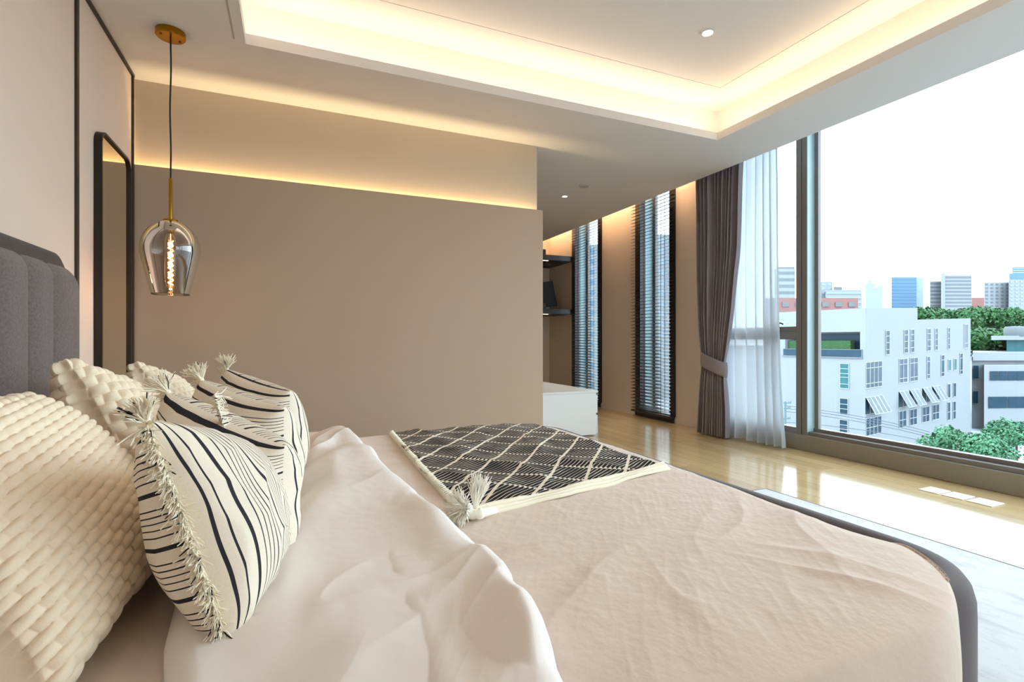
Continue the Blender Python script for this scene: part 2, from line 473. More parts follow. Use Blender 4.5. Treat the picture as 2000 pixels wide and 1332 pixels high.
# dark trims of the panelled headboard wall
b = MB()
b.box(XH, XH + .012, 3.032, 3.056, 0, ZC)
structure(b, 'trim_3', M['trim'])
b = MB(); b.box(XH, XH + .012, 3.962, 3.984, 0, ZC); structure(b, 'trim_4', M['trim'])
b = MB(); b.box(XH, XH + .014, YR, 3.984, ZC - .018, ZC); structure(b, 'trim_5', M['trim'])

# window wall
def wall_piece(y0, y1):
    return (XW, XW + .22, y0, y1)
b = MB()
for y0, y1 in ((4.40, 4.93), (5.715, 6.54), (7.425, YB)):
    b.box(XW, XW + .22, y0, y1, 0, ZT)
b.box(XW, XW + .22, YR, YR + .15, 0, ZT)
structure(b, 'wall_right', M['side_wall'])
b = MB()
for y0, y1 in ((4.40, 4.93), (5.715, 6.54), (7.425, YB)):
    b.box(XW - .012, XW, y0, y1, 0, .075); b.box(XW - .018, XW - .012, y0, y1, 0, .055)
structure(b, 'baseboard_right', M['side_wall'])

# window 1: the big fixed pane
w1 = empty('window_1', (XW, 1.0, 0), kind='structure')
b = MB()
b.box(XW, XW + .24, YR + .15, 4.40, 0, .143, bev=.004)
b.build('sill', M['bronze'], w1)
b = MB()
b.box(XW + .02, XW + .11, YR + .15, 3.205, .143, .175)
b.box(XW + .085, XW + .14, YR + .15, 3.205, .143, .205)
b.box(XW + .1, XW + .14, 3.17, 3.205, .2, ZT); b.box(XW + .085, XW + .14, YR + .15, 3.2, ZT - .05, ZT)
b.box(XW, XW + .15, -.62, -.45, .143, ZT)
b.build('frame', M['bronze_dark'], w1)
b = MB(); b.box(XW + .115, XW + .121, YR + .15, 3.19, .19, ZT - .02); b.build('pane', M['glass'], w1)
b = MB(); b.box(XW, XW + .15, 3.206, 3.2585, .143, ZT, bev=.003); b.box(XW, XW + .15, 3.2645, 3.315, .143, ZT, bev=.003); b.box(XW + .02, XW + .14, 3.25, 3.27, .143, ZT)
b.build('mullion', M['bronze_dark'], w1)
b = MB(); b.box(XW + .004, XW + .1, 3.2045, 3.206, .176, ZT); b.build('reveal', M['reveal'], w1)

# window 2: narrow light with an opening top sash
w2 = empty('window_2', (XW, 3.8, 0), kind='structure')
b = MB()
b.box(XW + .006, XW + .08, 3.315, 4.40, .143, .2); b.box(XW + .004, XW + .1, 3.315, 4.40, 1.015, 1.085, bev=.003)
b.box(XW + .02, XW + .1, 3.315, 4.40, 1.085, 1.135); b.box(XW + .02, XW + .1, 4.33, 4.40, .2, ZT); b.box(XW + .02, XW + .1, 3.315, 3.33, .2, ZT)
b.build('frame', M['bronze_dark'], w2)
b = MB(); b.box(XW + .05, XW + .056, 3.32, 4.38, .17, 1.05); b.box(XW + .05, XW + .056, 3.32, 4.38, 1.1, ZT - .02); b.build('pane', M['glass'], w2)
b = MB(); b.box(XW - .012, XW + .02, 3.50, 3.56, 1.122, 1.142, bev=.003)
b.tube([(XW - .012, 3.53, 1.14), (XW - .03, 3.53, 1.165), (XW - .04, 3.50, 1.172), (XW - .04, 3.44, 1.168), (XW - .04, 3.42, 1.158)], .007, 8)
b.build('handle', M['blackframe'], w2)

# windows 3 and 4: tall slots with dark frames
def slot_window(name, y0, y1):
    w = empty(name, (XW, (y0 + y1) / 2, 0), kind='structure')
    b = MB()
    f = .105
    b.box(XW - .012, XW + .07, y0, y0 + f, 0, ZT); b.box(XW - .012, XW + .07, y1 - f, y1, 0, ZT)
    b.box(XW - .012, XW + .07, y0 + f, y1 - f, 0, .12)
    b.build('frame', M['blind_frame'], w)
    b = MB(); b.box(XW + .07, XW + .25, y0 + f - .03, y0 + f, .1, ZT); b.box(XW + .07, XW + .25, y1 - f - .005, y1 - f + .025, .1, ZT)
    b.build('reveal', M['reveal'], w)
    b = MB(); b.box(XW + .215, XW + .221, y0 + f, y1 - f, .1, ZT - .02); b.build('pane', M['glass'], w)
    b = MB(); b.box(XW + .2, XW + .24, y1 - f - .05, y1 - f - .005, .1, ZT); b.build('mullion', M['bronze_dark'], w)
slot_window('window_3', 4.93, 5.715)
slot_window('window_4', 6.54, 7.425)

# venetian blinds
def blind(y0, y1, label):
    x = 4.215
    r = empty('venetian_blind', (x, (y0 + y1) / 2, 0), label, 'blind', 'dark slatted blinds in the slot windows')
    b = MB()
    z = .115; k = 0
    t = math.radians(-13)
    while z < 2.90:
        Mx = Matrix.Translation((x, 0, z)) @ Matrix.Rotation(t, 4, 'Y')
        dy = .004 * math.sin(k * 2.3)
        b.box(-.027, .027, y0 + dy, y1 + dy, -.0016, .0016, M=Mx)
        z += .0425; k += 1
    b.build('slats', M['slat'], r)
    b = MB(); b.box(x - .028, x + .028, y0, y1, .062, .088, bev=.004); b.build('bottom_rail', M['slat'], r)
    b = MB(); b.box(x - .03, x + .03, y0, y1, 2.92, 2.99); b.build('head_rail', M['slat'], r)
    for yy in (y0 + .16, y1 - .2):
        b = MB()
        b.box(x - .0295, x - .028, yy - .004, yy + .004, .06, 2.95); b.box(x + .028, x + .0295, yy - .004, yy + .004, .06, 2.95)
        b.build('ladder_cord', M['slat'], r)
    return r
blind(4.925, 5.70, 'dark wooden venetian blind in the slot window nearest the grey curtain')
blind(6.545, 7.30, 'dark wooden venetian blind in the slot window behind the white cabinet')

# ------------------------------------------------------------------ curtains
def interp(x, xs, ys):
    return np.interp(x, xs, ys)
zz = np.linspace(.012, 2.96, 150)
def smooth_interp(zs, vals):
    v = np.interp(zz, zs, vals)
    k = np.ones(9) / 9
    p = np.pad(v, 4, mode='edge'); return np.convolve(p, k, 'valid')
cu = empty('curtain', (4.06, 4.1, 0), 'taupe full-length curtain tied back beside the big window', 'curtain')
n = 420; s = np.linspace(0, 1, n)
yl = smooth_interp([0, .35, .70, .80, .95, 1.3, 1.9, 3], [4.315, 4.30, 4.275, 4.265, 4.285, 4.31, 4.33, 4.34])
yr = smooth_interp([0, .35, .66, .76, .95, 1.3, 1.9, 3], [3.895, 3.905, 3.935, 3.945, 3.90, 3.83, 3.745, 3.70])
amp = smooth_interp([0, .5, .72, .8, 1.1, 1.8, 3], [.05, .042, .024, .024, .04, .05, .052])
P = np.zeros((n, len(zz), 3))
ph = 2 * PI * (11 * s + .35 * np.sin(9 * s) + .2 * np.sin(23 * s + 1))
for j in range(len(zz)):
    dr = .10 * pnoise(s * 6, zz[j] * .6, 3)
    P[:, j, 1] = yl[j] + (yr[j] - yl[j]) * s + .006 * np.cos(ph)
    P[:, j, 0] = 4.07 + amp[j] * np.sin(ph + dr * 4) + .012 * pnoise(s * 3, np.full(n, zz[j] * 1.1), 5)
    P[:, j, 2] = zz[j]
o = grid_mesh('fabric', P, M['curtain'], cu)
o.modifiers.new('thick', 'SOLIDIFY').thickness = .003
# tieback band
th = np.linspace(0, 2 * PI, 60, endpoint=False)
P = np.zeros((60, 7, 3))
for j, t in enumerate(np.linspace(-1, 1, 7)):
    P[:, j, 1] = 4.105 + (.168 + .004 * (1 - t * t)) * np.cos(th)
    P[:, j, 0] = 4.07 + (.062 + .004 * (1 - t * t)) * np.sin(th)
    P[:, j, 2] = .755 + t * .075 + .055 * np.cos(th) - .012 * np.sin(th)
o = grid_mesh('tieback', P, M['curtain'], cu, close_u=True)
o.modifiers.new('thick', 'SOLIDIFY').thickness = .004

sh = empty('sheer_curtain', (4.19, 3.75, 0), 'sheer white voile curtain hanging between the taupe curtain and the window post', 'curtain')
n = 300; s = np.linspace(0, 1, n)
yl = np.interp(zz, [0, 1, 3], [4.16, 4.16, 4.12]); yr = smooth_interp([0, .25, .6, 1.2, 3], [3.33, 3.365, 3.39, 3.41, 3.435])
P = np.zeros((n, len(zz), 3))
ph = 2 * PI * (7.5 * s + .3 * np.sin(7 * s))
for j in range(len(zz)):
    a = np.interp(zz[j], [0, .4, 3], [.05, .036, .028])
    P[:, j, 1] = yl[j] + (yr[j] - yl[j]) * s + .01 * np.cos(ph)
    P[:, j, 0] = 4.185 + a * np.sin(ph + .8 * pnoise(s * 4, np.full(n, zz[j] * .7), 9)) + np.interp(zz[j], [0, .3, 3], [-.02, 0, 0])
    P[:, j, 2] = zz[j] * .998 + .004
grid_mesh('fabric', P, M['sheer'], sh)

# ------------------------------------------------------------------ far corner: cabinet, shelves, screen
cab = empty('cabinet', (2.6, 5.2, 0), 'low white cabinet standing behind the end of the taupe partition', 'cabinet')
b = MB(); b.box(2.03, 2.962, 4.633, 6.25, .01, .452, bev=.002); b.build('body', M['white_lacquer'], cab)
b = MB(); b.box(2.02, 2.985, 4.628, 6.26, .453, .475, bev=.002); b.build('top', M['white_lacquer'], cab)
for y0, y1 in ((4.636, 5.43), (5.436, 6.245)):
    for z0, z1 in ((.02, .232), (.238, .448)):
        b = MB(); b.box(2.963, 2.981, y0, y1, z0, z1 - .018, bev=.002); d = b.build('drawer', M['white_lacquer'], cab)
        b = MB(); b.box(2.963, 2.99, y0 + .01, y1 - .01, z1 - .016, z1 - .004); b.build('handle', M['shelf'], d)
def shelf(z, label):
    r = empty('wall_shelf', (3.7, 7.8, z), label, 'shelf', 'black wall shelves in the far corner')
    b = MB(); b.box(2.6, 4.275, 7.40, YB, z - .043, z + .043, bev=.003); b.build('board', M['shelf'], r)
    b = MB(); b.box(3.69, 3.785, 7.42, 7.60, z + .0435, z + .13); b.build('upright', M['shelf'], r)
    b = MB(); b.box(2.7, 3.84, 7.44, 7.46, z - .05, z - .0435); b.build('light_strip', mat('strip', (1, .9, .7, 1), .5, emit=((1, .8, .5, 1), 3)), r)
shelf(2.357, 'black shelf near the ceiling in the far corner')
shelf(1.483, 'black shelf at eye height carrying the dark screen')
sc = empty('display_screen', (3.7, 7.7, 1.527), 'black flat screen tilted back on the lower black shelf', 'screen')
Mx = Matrix.Translation((3.76, 7.68, 1.53)) @ Matrix.Rotation(math.radians(-9), 4, 'Y') @ Matrix.Rotation(math.radians(-8), 4, 'X')
b = MB(); b.box(-.36, .385, -.012, .02, .012, .44, M=Mx, bev=.004); b.build('casing', M['screen'], sc)
b = MB(); b.box(-.35, .372, -.0135, -.012, .03, .43, M=Mx); b.build('panel', mat('screen_glass', lin(24, 24, 27), .45, spec=.25), sc)
b = MB(); b.box(-.1, .1, .03, .16, 0, .012, M=Matrix.Translation((3.76, 7.68, 1.53))); b.box(-.03, .03, .02, .1, .0, .2, M=Matrix.Translation((3.76, 7.68, 1.53))); b.build('stand', M['screen'], sc)

# ------------------------------------------------------------------ ceiling fittings
def downlight(x, y, z, r, label):
    o = empty('ceiling_light', (x, y, z), label, 'light', 'recessed ceiling spots')
    b = MB(); b.lathe([(r, 0), (r, -.006), (r * .72, -.008), (r * .62, .0)], (x, y, z), 32); b.build('ring', M['white_metal'], o, True, 40)
    b = MB(); b.lathe([(.001, -.003), (r * .62, -.0025)], (x, y, z), 32); b.build('lamp', M['lamp_on'], o)
downlight(2.535, 2.61, ZT, .048, 'round recessed spotlight in the raised ceiling tray')
downlight(2.957, 5.306, ZC, .045, 'small recessed spotlight in the low ceiling past the partition')
o = MB(); o.lathe([(.001, -.012), (.05, -.012), (.056, -.006), (.056, 0)], (2.959, 4.871, ZC), 32)
tag(o.build('smoke_detector', M['detector'], None, True, 40), 'flat grey disc on the low ceiling beside the small spotlight', 'detector')

# floor plates
for k, (y0, y1) in enumerate(((1.968, 2.086), (1.836, 1.954), (1.690, 1.818))):
    b = MB(); b.box(3.866, 4.012, y0, y1, .0003, .006, bev=.0015)
    o = b.build('floor_plate', M['white_plate'])
    tag(o, ('white floor plate nearest the window post, first of three', 'middle one of three white floor plates by the sill', 'white floor plate farthest from the window post, last of three')[k], 'plate', 'white floor plates under the window')

# rug
ru = empty('rug', (1.2, .8, 0), 'pale grey mottled rug under the foot of the bed', 'rug')
b = MB(); b.box(-.3, 2.915, -1.6, 2.48, .0005, .011, bev=.003); b.build('pile', M['rug'], ru)
b = MB(); b.box(2.915, 2.925, -1.6, 2.48, .0005, .012); b.box(-.3, 2.925, 2.48, 2.49, .0005, .012); b.build('edging', mat('rug_edging', lin(150, 148, 140), .8), ru)

# ------------------------------------------------------------------ mirror
mi = empty('wall_mirror', (XH, 3.55, .3), 'tall black framed mirror with rounded corners on the beige wall', 'mirror')
def rrect(y0, y1, z0, z1, r, n=8):
    pts = []
    for cy, cz, a0 in ((y1 - r, z1 - r, 0), (y0 + r, z1 - r, 90), (y0 + r, z0 + r, 180), (y1 - r, z0 + r, 270)):
        for i in range(n + 1):
            a = math.radians(a0 + 90 * i / n); pts.append((cy + r * math.cos(a), cz + r * math.sin(a)))
    return pts
y0, y1, z0, z1 = 3.285, 3.815, .30, 2.105
out = rrect(y0, y1, z0, z1, .07); inn = rrect(y0 + .012, y1 - .012, z0 + .012, z1 - .012, .058)
b = MB(); rings = []
for pts, x in ((out, XH + .001), (out, XH + .036), (inn, XH + .036), (inn, XH + .022)):
    rings.append([(x, p[0], p[1]) for p in pts])
b.loft(rings, True, False); b.build('frame', M['blackframe'], mi)
b = MB(); b.add([(XH + .024, p[0], p[1]) for p in inn], [tuple(range(len(inn)))]); b.build('glass', M['mirror'], mi)

# ------------------------------------------------------------------ pendant lamp
px, py = -.617, 3.347
pe = empty('pendant_lamp', (px, py, ZC), 'brass pendant lamp with smoked glass shade and glowing filament', 'lamp')
b = MB(); b.lathe([(.001, -.034), (.066, -.034), (.072, -.028), (.072, 0)], (px, py, ZC), 48, mi=0)
for a in (.6, 3.7):
    b.lathe([(.001, -.04), (.006, -.04), (.006, -.034)], (px + .048 * math.cos(a), py + .048 * math.sin(a), ZC), 12)
b.build('canopy', M['brass'], pe, True, 40)
b = MB(); b.tube([(px + .004 * math.sin(t * 9) * t * (1 - t) * 3, py, ZC - .03 - t * (ZC - .03 - 1.90)) for t in np.linspace(0, 1, 14)], .0042, 8); b.build('cord', M['cord'], pe, True)
b = MB(); b.lathe([(.001, 1.90), (.006, 1.90), (.0085, 1.893), (.0085, 1.672), (.034, 1.67), (.036, 1.664), (.036, 1.656), (.001, 1.656)], (px, py, 0), 24); b.build('stem', M['brass'], pe, True, 40)
prof = [(.034, 1.662), (.052, 1.656), (.078, 1.640), (.104, 1.614), (.124, 1.584), (.138, 1.548), (.143, 1.512), (.141, 1.480), (.133, 1.440), (.121, 1.390), (.109, 1.340), (.098, 1.295), (.091, 1.265), (.089, 1.258)]
b = MB(); b.lathe(prof, (px, py, 0), 64); o = b.build('glass_shade', M['smoke'], pe, True)
b = MB(); b.tube([(px + .09 * math.cos(a), py + .09 * math.sin(a), 1.258) for a in np.linspace(0, 2 * PI, 49)], .0022, 6, caps=False); b.build('shade_rim', M['bulb_glass'], pe, True)
bu = None
b = MB(); b.lathe([(.001, 1.655), (.016, 1.655), (.016, 1.600), (.013, 1.592), (.001, 1.592)], (px, py, 0), 20); b.build('socket', M['brass'], pe, True, 40)
b = MB(); b.lathe([(.013, 1.592), (.028, 1.57), (.034, 1.54), (.034, 1.34), (.028, 1.305), (.014, 1.285), (.001, 1.28)], (px, py, 0), 32); bulb = b.build('bulb', M['bulb_glass'], pe, True)
b = MB()
pts = [(px + .0115 * math.cos(t * 2 * PI * 9), py + .0115 * math.sin(t * 2 * PI * 9), 1.555 - t * .245) for t in np.linspace(0, 1, 200)]
b.tube(pts, .0026, 6); b.tube([(px, py, 1.592), (px, py, 1.30)], .0015, 6)
for zq in (1.53, 1.475, 1.42, 1.365):
    b.lathe([(.001, -.013), (.009, -.009), (.013, 0), (.009, .009), (.001, .013)], (px, py, zq), 14)
b.build('filament', M['filament'], bulb, True)

# ------------------------------------------------------------------ bed
bed = empty('bed', (.25, 1.65, 0), 'wide upholstered bed with a channelled charcoal headboard and padded rim', 'bed')
BX1, BY0, BY1 = 1.425, .566, 2.75
BX0 = -.83
def rim_ring(ins, zv, rc=.23, n=14):
    pts = [(BX0, BY0 + ins, zv)]
    for cx, cy, a0 in ((BX1 - rc, BY0 + rc, -90), (BX1 - rc, BY1 - rc, 0)):
        for i in range(n + 1):
            a = math.radians(a0 + 90 * i / n)
            pts.append((cx + (rc - ins) * math.cos(a), cy + (rc - ins) * math.sin(a), zv))
    pts.append((BX0, BY1 - ins, zv))
    return pts
zt = .487
prof = [(.015, .06), (.004, .075), (.0, .12), (.0, .43), (.001, .462), (.007, .486), (.018, .501), (.036, .508), (.058, .508), (.080, .500), (.096, .482), (.104, .455), (.106, .42), (.106, .16)]
b = MB(); b.loft([rim_ring(i, z) for i, z in prof], False, False); b.build('rim', M['rim'], bed, True)
b = MB(); b.box(BX0, 1.33, BY0 + .09, BY1 - .09, .10, .25); b.build('slat_base', M['mattress_side'], bed)
for x, y in ((-.7, BY0 + .16), (-.7, BY1 - .16), (1.22, BY0 + .18), (1.22, BY1 - .18)):
    b = MB(); b.box(x - .03, x + .03, y - .03, y + .03, .011, .11); b.build('leg', M['blackframe'], bed)
# headboard: channelled front pad
hb_edges = [.55, .81, 1.03, 1.25, 1.455, 1.66, 1.865, 2.068, 2.27, 2.472, 2.735]
def channel_panel():
    ny, nz = 260, 120
    yv = np.linspace(hb_edges[0], hb_edges[-1], ny); tz = np.linspace(0, 1, nz) ** .75
    rc = .12; ztop = 1.305
    P = np.zeros((ny, nz, 3)); 
    for i, y in enumerate(yv):
        d = min(y - hb_edges[0], hb_edges[-1] - y)
        zt_ = ztop - (rc - math.sqrt(max(0, rc * rc - (rc - d) ** 2)) if d < rc else 0)
        k = max(0, min(len(hb_edges) - 2, np.searchsorted(hb_edges, y, side='right') - 1))
        t = (y - hb_edges[k]) / (hb_edges[k + 1] - hb_edges[k]) * 2 - 1
        bul = .010 + .044 * math.sqrt(max(0, 1 - abs(t) ** 2.6))
        zc = .25 + (zt_ - .25) * tz
        dz = zt_ - zc; e = np.minimum(dz / .075, 1)
        roll = np.sqrt(np.clip(1 - (1 - e) ** 2, 0, 1))
        de = min(d / .05, 1); roll = roll * math.sqrt(max(0, 1 - (1 - de) ** 2))
        P[i, :, 0] = -.878 + (bul + .012) * roll
        P[i, :, 1] = y; P[i, :, 2] = zc
    return grid_mesh('headboard', P, M['charcoal'], bed)
hb = channel_panel()
# backing with the smooth darker roll along the top
b = MB(); rings = []
for x, ins in ((XH + .002, .0), (XH + .02, .0), (XH + .055, .002), (XH + .078, .012), (XH + .088, .03), (XH + .086, .06)):
    pts = rrect(.54 + ins, 2.715 - ins, .12, 1.362 - ins, .13 - ins * .5, 12)
    rings.append([(x, p[0], p[1]) for p in pts])
b.loft(rings, True, True); b.build('headboard_cap', M['cap'], hb, True)

ma = empty('mattress', (.25, 1.65, .25), 'mattress in a pale fitted sheet inside the padded bed rim', 'mattress')
b = MB()
def rr(ins, z, x0=-.82, x1=1.318, y0=.662, y1=2.643, rc=.14, n=8):
    pts = []
    for cx, cy, a0 in ((x1 - rc, y1 - rc, 0), (x0 + rc, y1 - rc, 90), (x0 + rc, y0 + rc, 180), (x1 - rc, y0 + rc, 270)):
        for i in range(n + 1):
            a = math.radians(a0 + 90 * i / n); pts.append((cx + (rc - ins) * math.cos(a), cy + (rc - ins) * math.sin(a), z))
    return pts
b.loft([rr(.01, .252), rr(0, .27), rr(0, .46)], True, True); b.build('side', M['mattress_side'], ma, True, 40)
b = MB(); b.loft([rr(-.002, .43), rr(-.002, .465), rr(.008, .487), rr(.03, .499), rr(.07, .503)], True, True); b.build('sheet', M['sheet'], ma, True, 60)

# --- coverlet
def bed_edge_drop(x, y, top, xe, y0e, y1e, rc, soft, low):
    """height of cloth lying over the bed and rolling down at its rounded outline"""
    # signed distance inside rounded rectangle
    cx = np.maximum(x - (xe - rc), 0)
    cyn = np.maximum((y0e + rc) - y, 0); cyf = np.maximum(y - (y1e - rc), 0)
    cy = np.maximum(cyn, cyf)
    d = rc - np.hypot(cx, cy)
    d = np.where((cx == 0) & (cy == 0), rc + np.minimum(np.minimum(xe - rc - x, y - (y0e + rc)), (y1e - rc) - y), d)
    e = np.clip(d / soft, 0, 1)
    return low + (top - low) * np.sqrt(np.clip(1 - (1 - e) ** 2, 0, 1)), d

CXE, CY0, CY1, RCN, RCF = 1.376, .508, 2.668, .43, .24
def edge_dist(x, y):
    cx = np.maximum(x - (CXE - RCN), 0); cy = np.maximum(CY0 + RCN - y, 0)
    dn = np.where((cx > 0) & (cy > 0), RCN - np.hypot(cx, cy), np.minimum(CXE - x, y - CY0))
    cx = np.maximum(x - (CXE - RCF), 0); cy = np.maximum(y - (CY1 - RCF), 0)
    df = np.where((cx > 0) & (cy > 0), RCF - np.hypot(cx, cy), np.minimum(CXE - x, CY1 - y))
    return np.minimum(dn, df)
def cover_z(x, y):
    top = .530 + .006 * pnoise(x * 1.1, y * 1.1, 21)
    d = edge_dist(x, y)
    low = .425 + (.514 - .425) * sstep(.98, .72, y)
    e = np.clip(d / (.085 + .06 * sstep(1.3, .8, y)), 0, 1)
    z = low + (top - low) * np.sqrt(np.clip(1 - (1 - e) ** 2, 0, 1))
    inside = sstep(.0, .12, d)
    # long soft wrinkles, mostly running along the bed and fanning towards the near foot corner
    a = .62; u = x * math.cos(a) + y * math.sin(a); v = -x * math.sin(a) + y * math.cos(a)
    wx = .06 * pnoise(x * 3, y * 3, 31)
    w = .0042 * crease((u + wx) * 1.5, (v + wx) * 5.5, 33, 2.2) * sstep(-.3, .4, pnoise(x * 1.7, y * 1.7, 34))
    a2 = -.35; u2 = x * math.cos(a2) + y * math.sin(a2); v2 = -x * math.sin(a2) + y * math.cos(a2)
    w = w + .0040 * crease((u2 + wx) * 1.2, (v2 - wx) * 4.5, 35, 2.2) * sstep(-.3, .4, pnoise(x * 1.5, y * 1.5, 36))
    a3 = .95; u3 = x * math.cos(a3) + y * math.sin(a3); v3 = -x * math.sin(a3) + y * math.cos(a3)
    w = w + .0010 * crease((u3 + wx) * 2.2, (v3 + wx * 1.6) * 10, 37, 2.0) * sstep(-.2, .4, pnoise(x * 2.3 + 3, y * 2.3, 39)) + 0.0005 * crease(u3 * 5, v3 * 30, 40, 2.0) + .0008 * fbm(x * 14, y * 14, 41, 3)
    # pulls that run out towards the rounded near corner
    ang = np.arctan2(y - 1.05, x - .80); rad = np.hypot(x - .80, y - 1.05)
    w = w + .006 * crease(ang * 3.2, rad * 1.2, 43, 2.0) * sstep(.15, .5, rad) * sstep(1.15, .85, y)
    return z + w * (.35 + .65 * inside)
nx, ny = 420, 560
sx = np.linspace(0, 1, nx)[:, None]; sy = np.linspace(0, 1, ny)[None, :]
X = .19 + (CXE - .19) * sx + 0 * sy
def corner_in(rc): return rc - np.sqrt(np.maximum(rc * rc - np.maximum(X - (CXE - rc), 0) ** 2, 0))
Ya = CY0 + corner_in(RCN); Yb = CY1 - corner_in(RCF)
Y = Ya + (Yb - Ya) * sy
Z = cover_z(X, Y)
# the near side hangs over the padded rim
dep = .24 * sstep(1.22, 1.0, X[:, :1])
K = 26
tk = np.linspace(1, 0, K + 1)[None, :-1]
Xs = X[:, :1] + 0 * tk + .012 * tk * pnoise(X[:, :1] * 6, tk * 2, 45)
Ys = Y[:, :1] - .022 * np.sin(np.minimum(tk * 2.2, PI / 2)) * (dep / .24) - .012 * tk * pnoise(X[:, :1] * 9, tk * 1.5, 47) * (dep / .24)
Zs = Z[:, :1] - dep * (tk ** 1.25)
X = np.concatenate([Xs, X], 1); Y = np.concatenate([Ys, Y], 1); Z = np.concatenate([Zs, Z], 1)
cov = grid_mesh('coverlet', np.stack([X, Y, Z], -1), M['coverlet'])
tag(cov, 'beige plush coverlet spread over the foot two thirds of the bed', 'coverlet')
sm = cov.modifiers.new('thick', 'SOLIDIFY'); sm.thickness = .006; sm.offset = -1

# --- white duvet folded back across the pillow end
def duvet_edge(y):
    return np.interp(y, [.5, .62, .74, .9, 1.17, 1.38, 1.77, 2.2, 2.5, 2.75], [.325, .335, .365, .388, .368, .355, .305, .293, .272, .262])
def duvet_left(y):
    return np.interp(y, [.5, .8, .95, 1.15, 1.5, 2.75], [-.13, -.155, -.185, -.20, -.22, -.22])
nx, ny = 300, 520
sx = np.linspace(0, 1, nx)[:, None]; yv = np.linspace(.53, 2.70, ny)[None, :]
x0 = duvet_left(yv); x1 = duvet_edge(yv) + .012 * pnoise(yv * 5, yv * 0 + .3, 51)
xx = np.concatenate([[0, .004, .01, .02, .034, .05], np.linspace(.07, .93, nx - 12), [.95, .966, .98, .99, .996, 1]])[:, None]
X = x0 + (x1 - x0) * xx; Y = yv + 0 * xx
dd = np.minimum((X - x0), (x1 - X))
base, _ = bed_edge_drop(X, Y, .512, 9, .555, 2.705, .1, .13, .36)
th = .066 + .018 * pnoise(X * 2.2, Y * 2.2, 53)
roll = np.sqrt(np.clip(1 - (1 - np.clip(dd / .045, 0, 1)) ** 2, 0, 1))
wx = .09 * pnoise(X * 3, Y * 2, 55)
wy = .12 * pnoise(X * 1.5, Y * 1.5, 56)
def fold(seed, a, fu, fv, ox=0):
    u = X * math.cos(a) + Y * math.sin(a); v = -X * math.sin(a) + Y * math.cos(a)
    return pnoise((v + wx) * fv + ox, (u + wy) * fu, seed)
w = .028 * fold(57, 1.45, .8, 3.2) + .018 * fold(58, 1.15, 1.1, 5.5) + .012 * fold(59, .35, 1.2, 4.5) + .006 * fold(60, 1.3, 1.6, 10)
# thin pulls in the cotton, patchy
w = w + .009 * (1 - np.minimum(np.abs(fold(61, 1.25, 1.3, 6)) * 2.2, 1)) ** 2 * sstep(0, .45, fold(62, .6, 2, 2))
w = w + .007 * (1 - np.minimum(np.abs(fold(63, .5, 1.6, 7)) * 2.2, 1)) ** 2 * sstep(0, .45, fold(64, 1.9, 2, 2))
w = w + .0015 * fbm(X * 11, Y * 11, 65, 3)
# a broad roll that follows the turned-down edge
w = w + .013 * np.exp(-((x1 - X - .06) / .055) ** 2)
press = .38 + .62 * sstep(-.10, .14, X)      # pressed flat under the cushions
Z = base + .002 + (th + w) * roll * press
Z = np.maximum(Z, cover_z(X, Y) + .004 + .026 * roll + .3 * w * roll - .09 * (1 - sstep(.02, .20, X)))
duv = grid_mesh('duvet', np.stack([X, Y, Z], -1), M['duvet'])
tag(duv, 'white cotton duvet turned back in a band between cushions and beige coverlet', 'duvet')
sm = duv.modifiers.new('thick', 'SOLIDIFY'); sm.thickness = .004; sm.offset = -1

# --- patterned throw
P00, P10, P11, P01 = (np.array(p) for p in ((.414, 1.295), (1.232, 1.50), (1.235, 2.63), (.45, 2.58)))
nu, nv = 240, 320
U = np.linspace(0, 1, nu)[:, None]; V = np.linspace(0, 1, nv)[None, :]
def bil(U, V):
    return [(1 - U) * (1 - V) * P00[k] + U * (1 - V) * P10[k] + U * V * P11[k] + (1 - U) * V * P01[k] for k in (0, 1)]
TXg, TYg = bil(U, V)
TYg = TYg + .010 * pnoise(U * 5 + 0 * V, 0 * U + .4 + 0 * V, 71) * (1 - V); TXg = TXg + .008 * pnoise(0 * U + .7 + 0 * V, V * 6 + 0 * U, 73) * (1 - U)
lift = .010 + .010 * crease(TXg * 3.2 + TYg, TYg * 2.6, 75, 2.0) + .006 * pnoise(TXg * 4, TYg * 4, 77)
TZg = cover_z(TXg, TYg) + np.maximum(lift, .006)
uv = np.stack([U * .85 + 0 * V, V * 1.18 + 0 * U], -1)
thr = empty('throw', (.85, 2.0, .53), 'charcoal and cream diamond patterned throw on the far side of the bed', 'throw blanket')
o = grid_mesh('cloth', np.stack([TXg, TYg, TZg], -1), M['throw'], thr, uv)
sm = o.modifiers.new('thick', 'SOLIDIFY'); sm.thickness = .008; sm.offset = -1
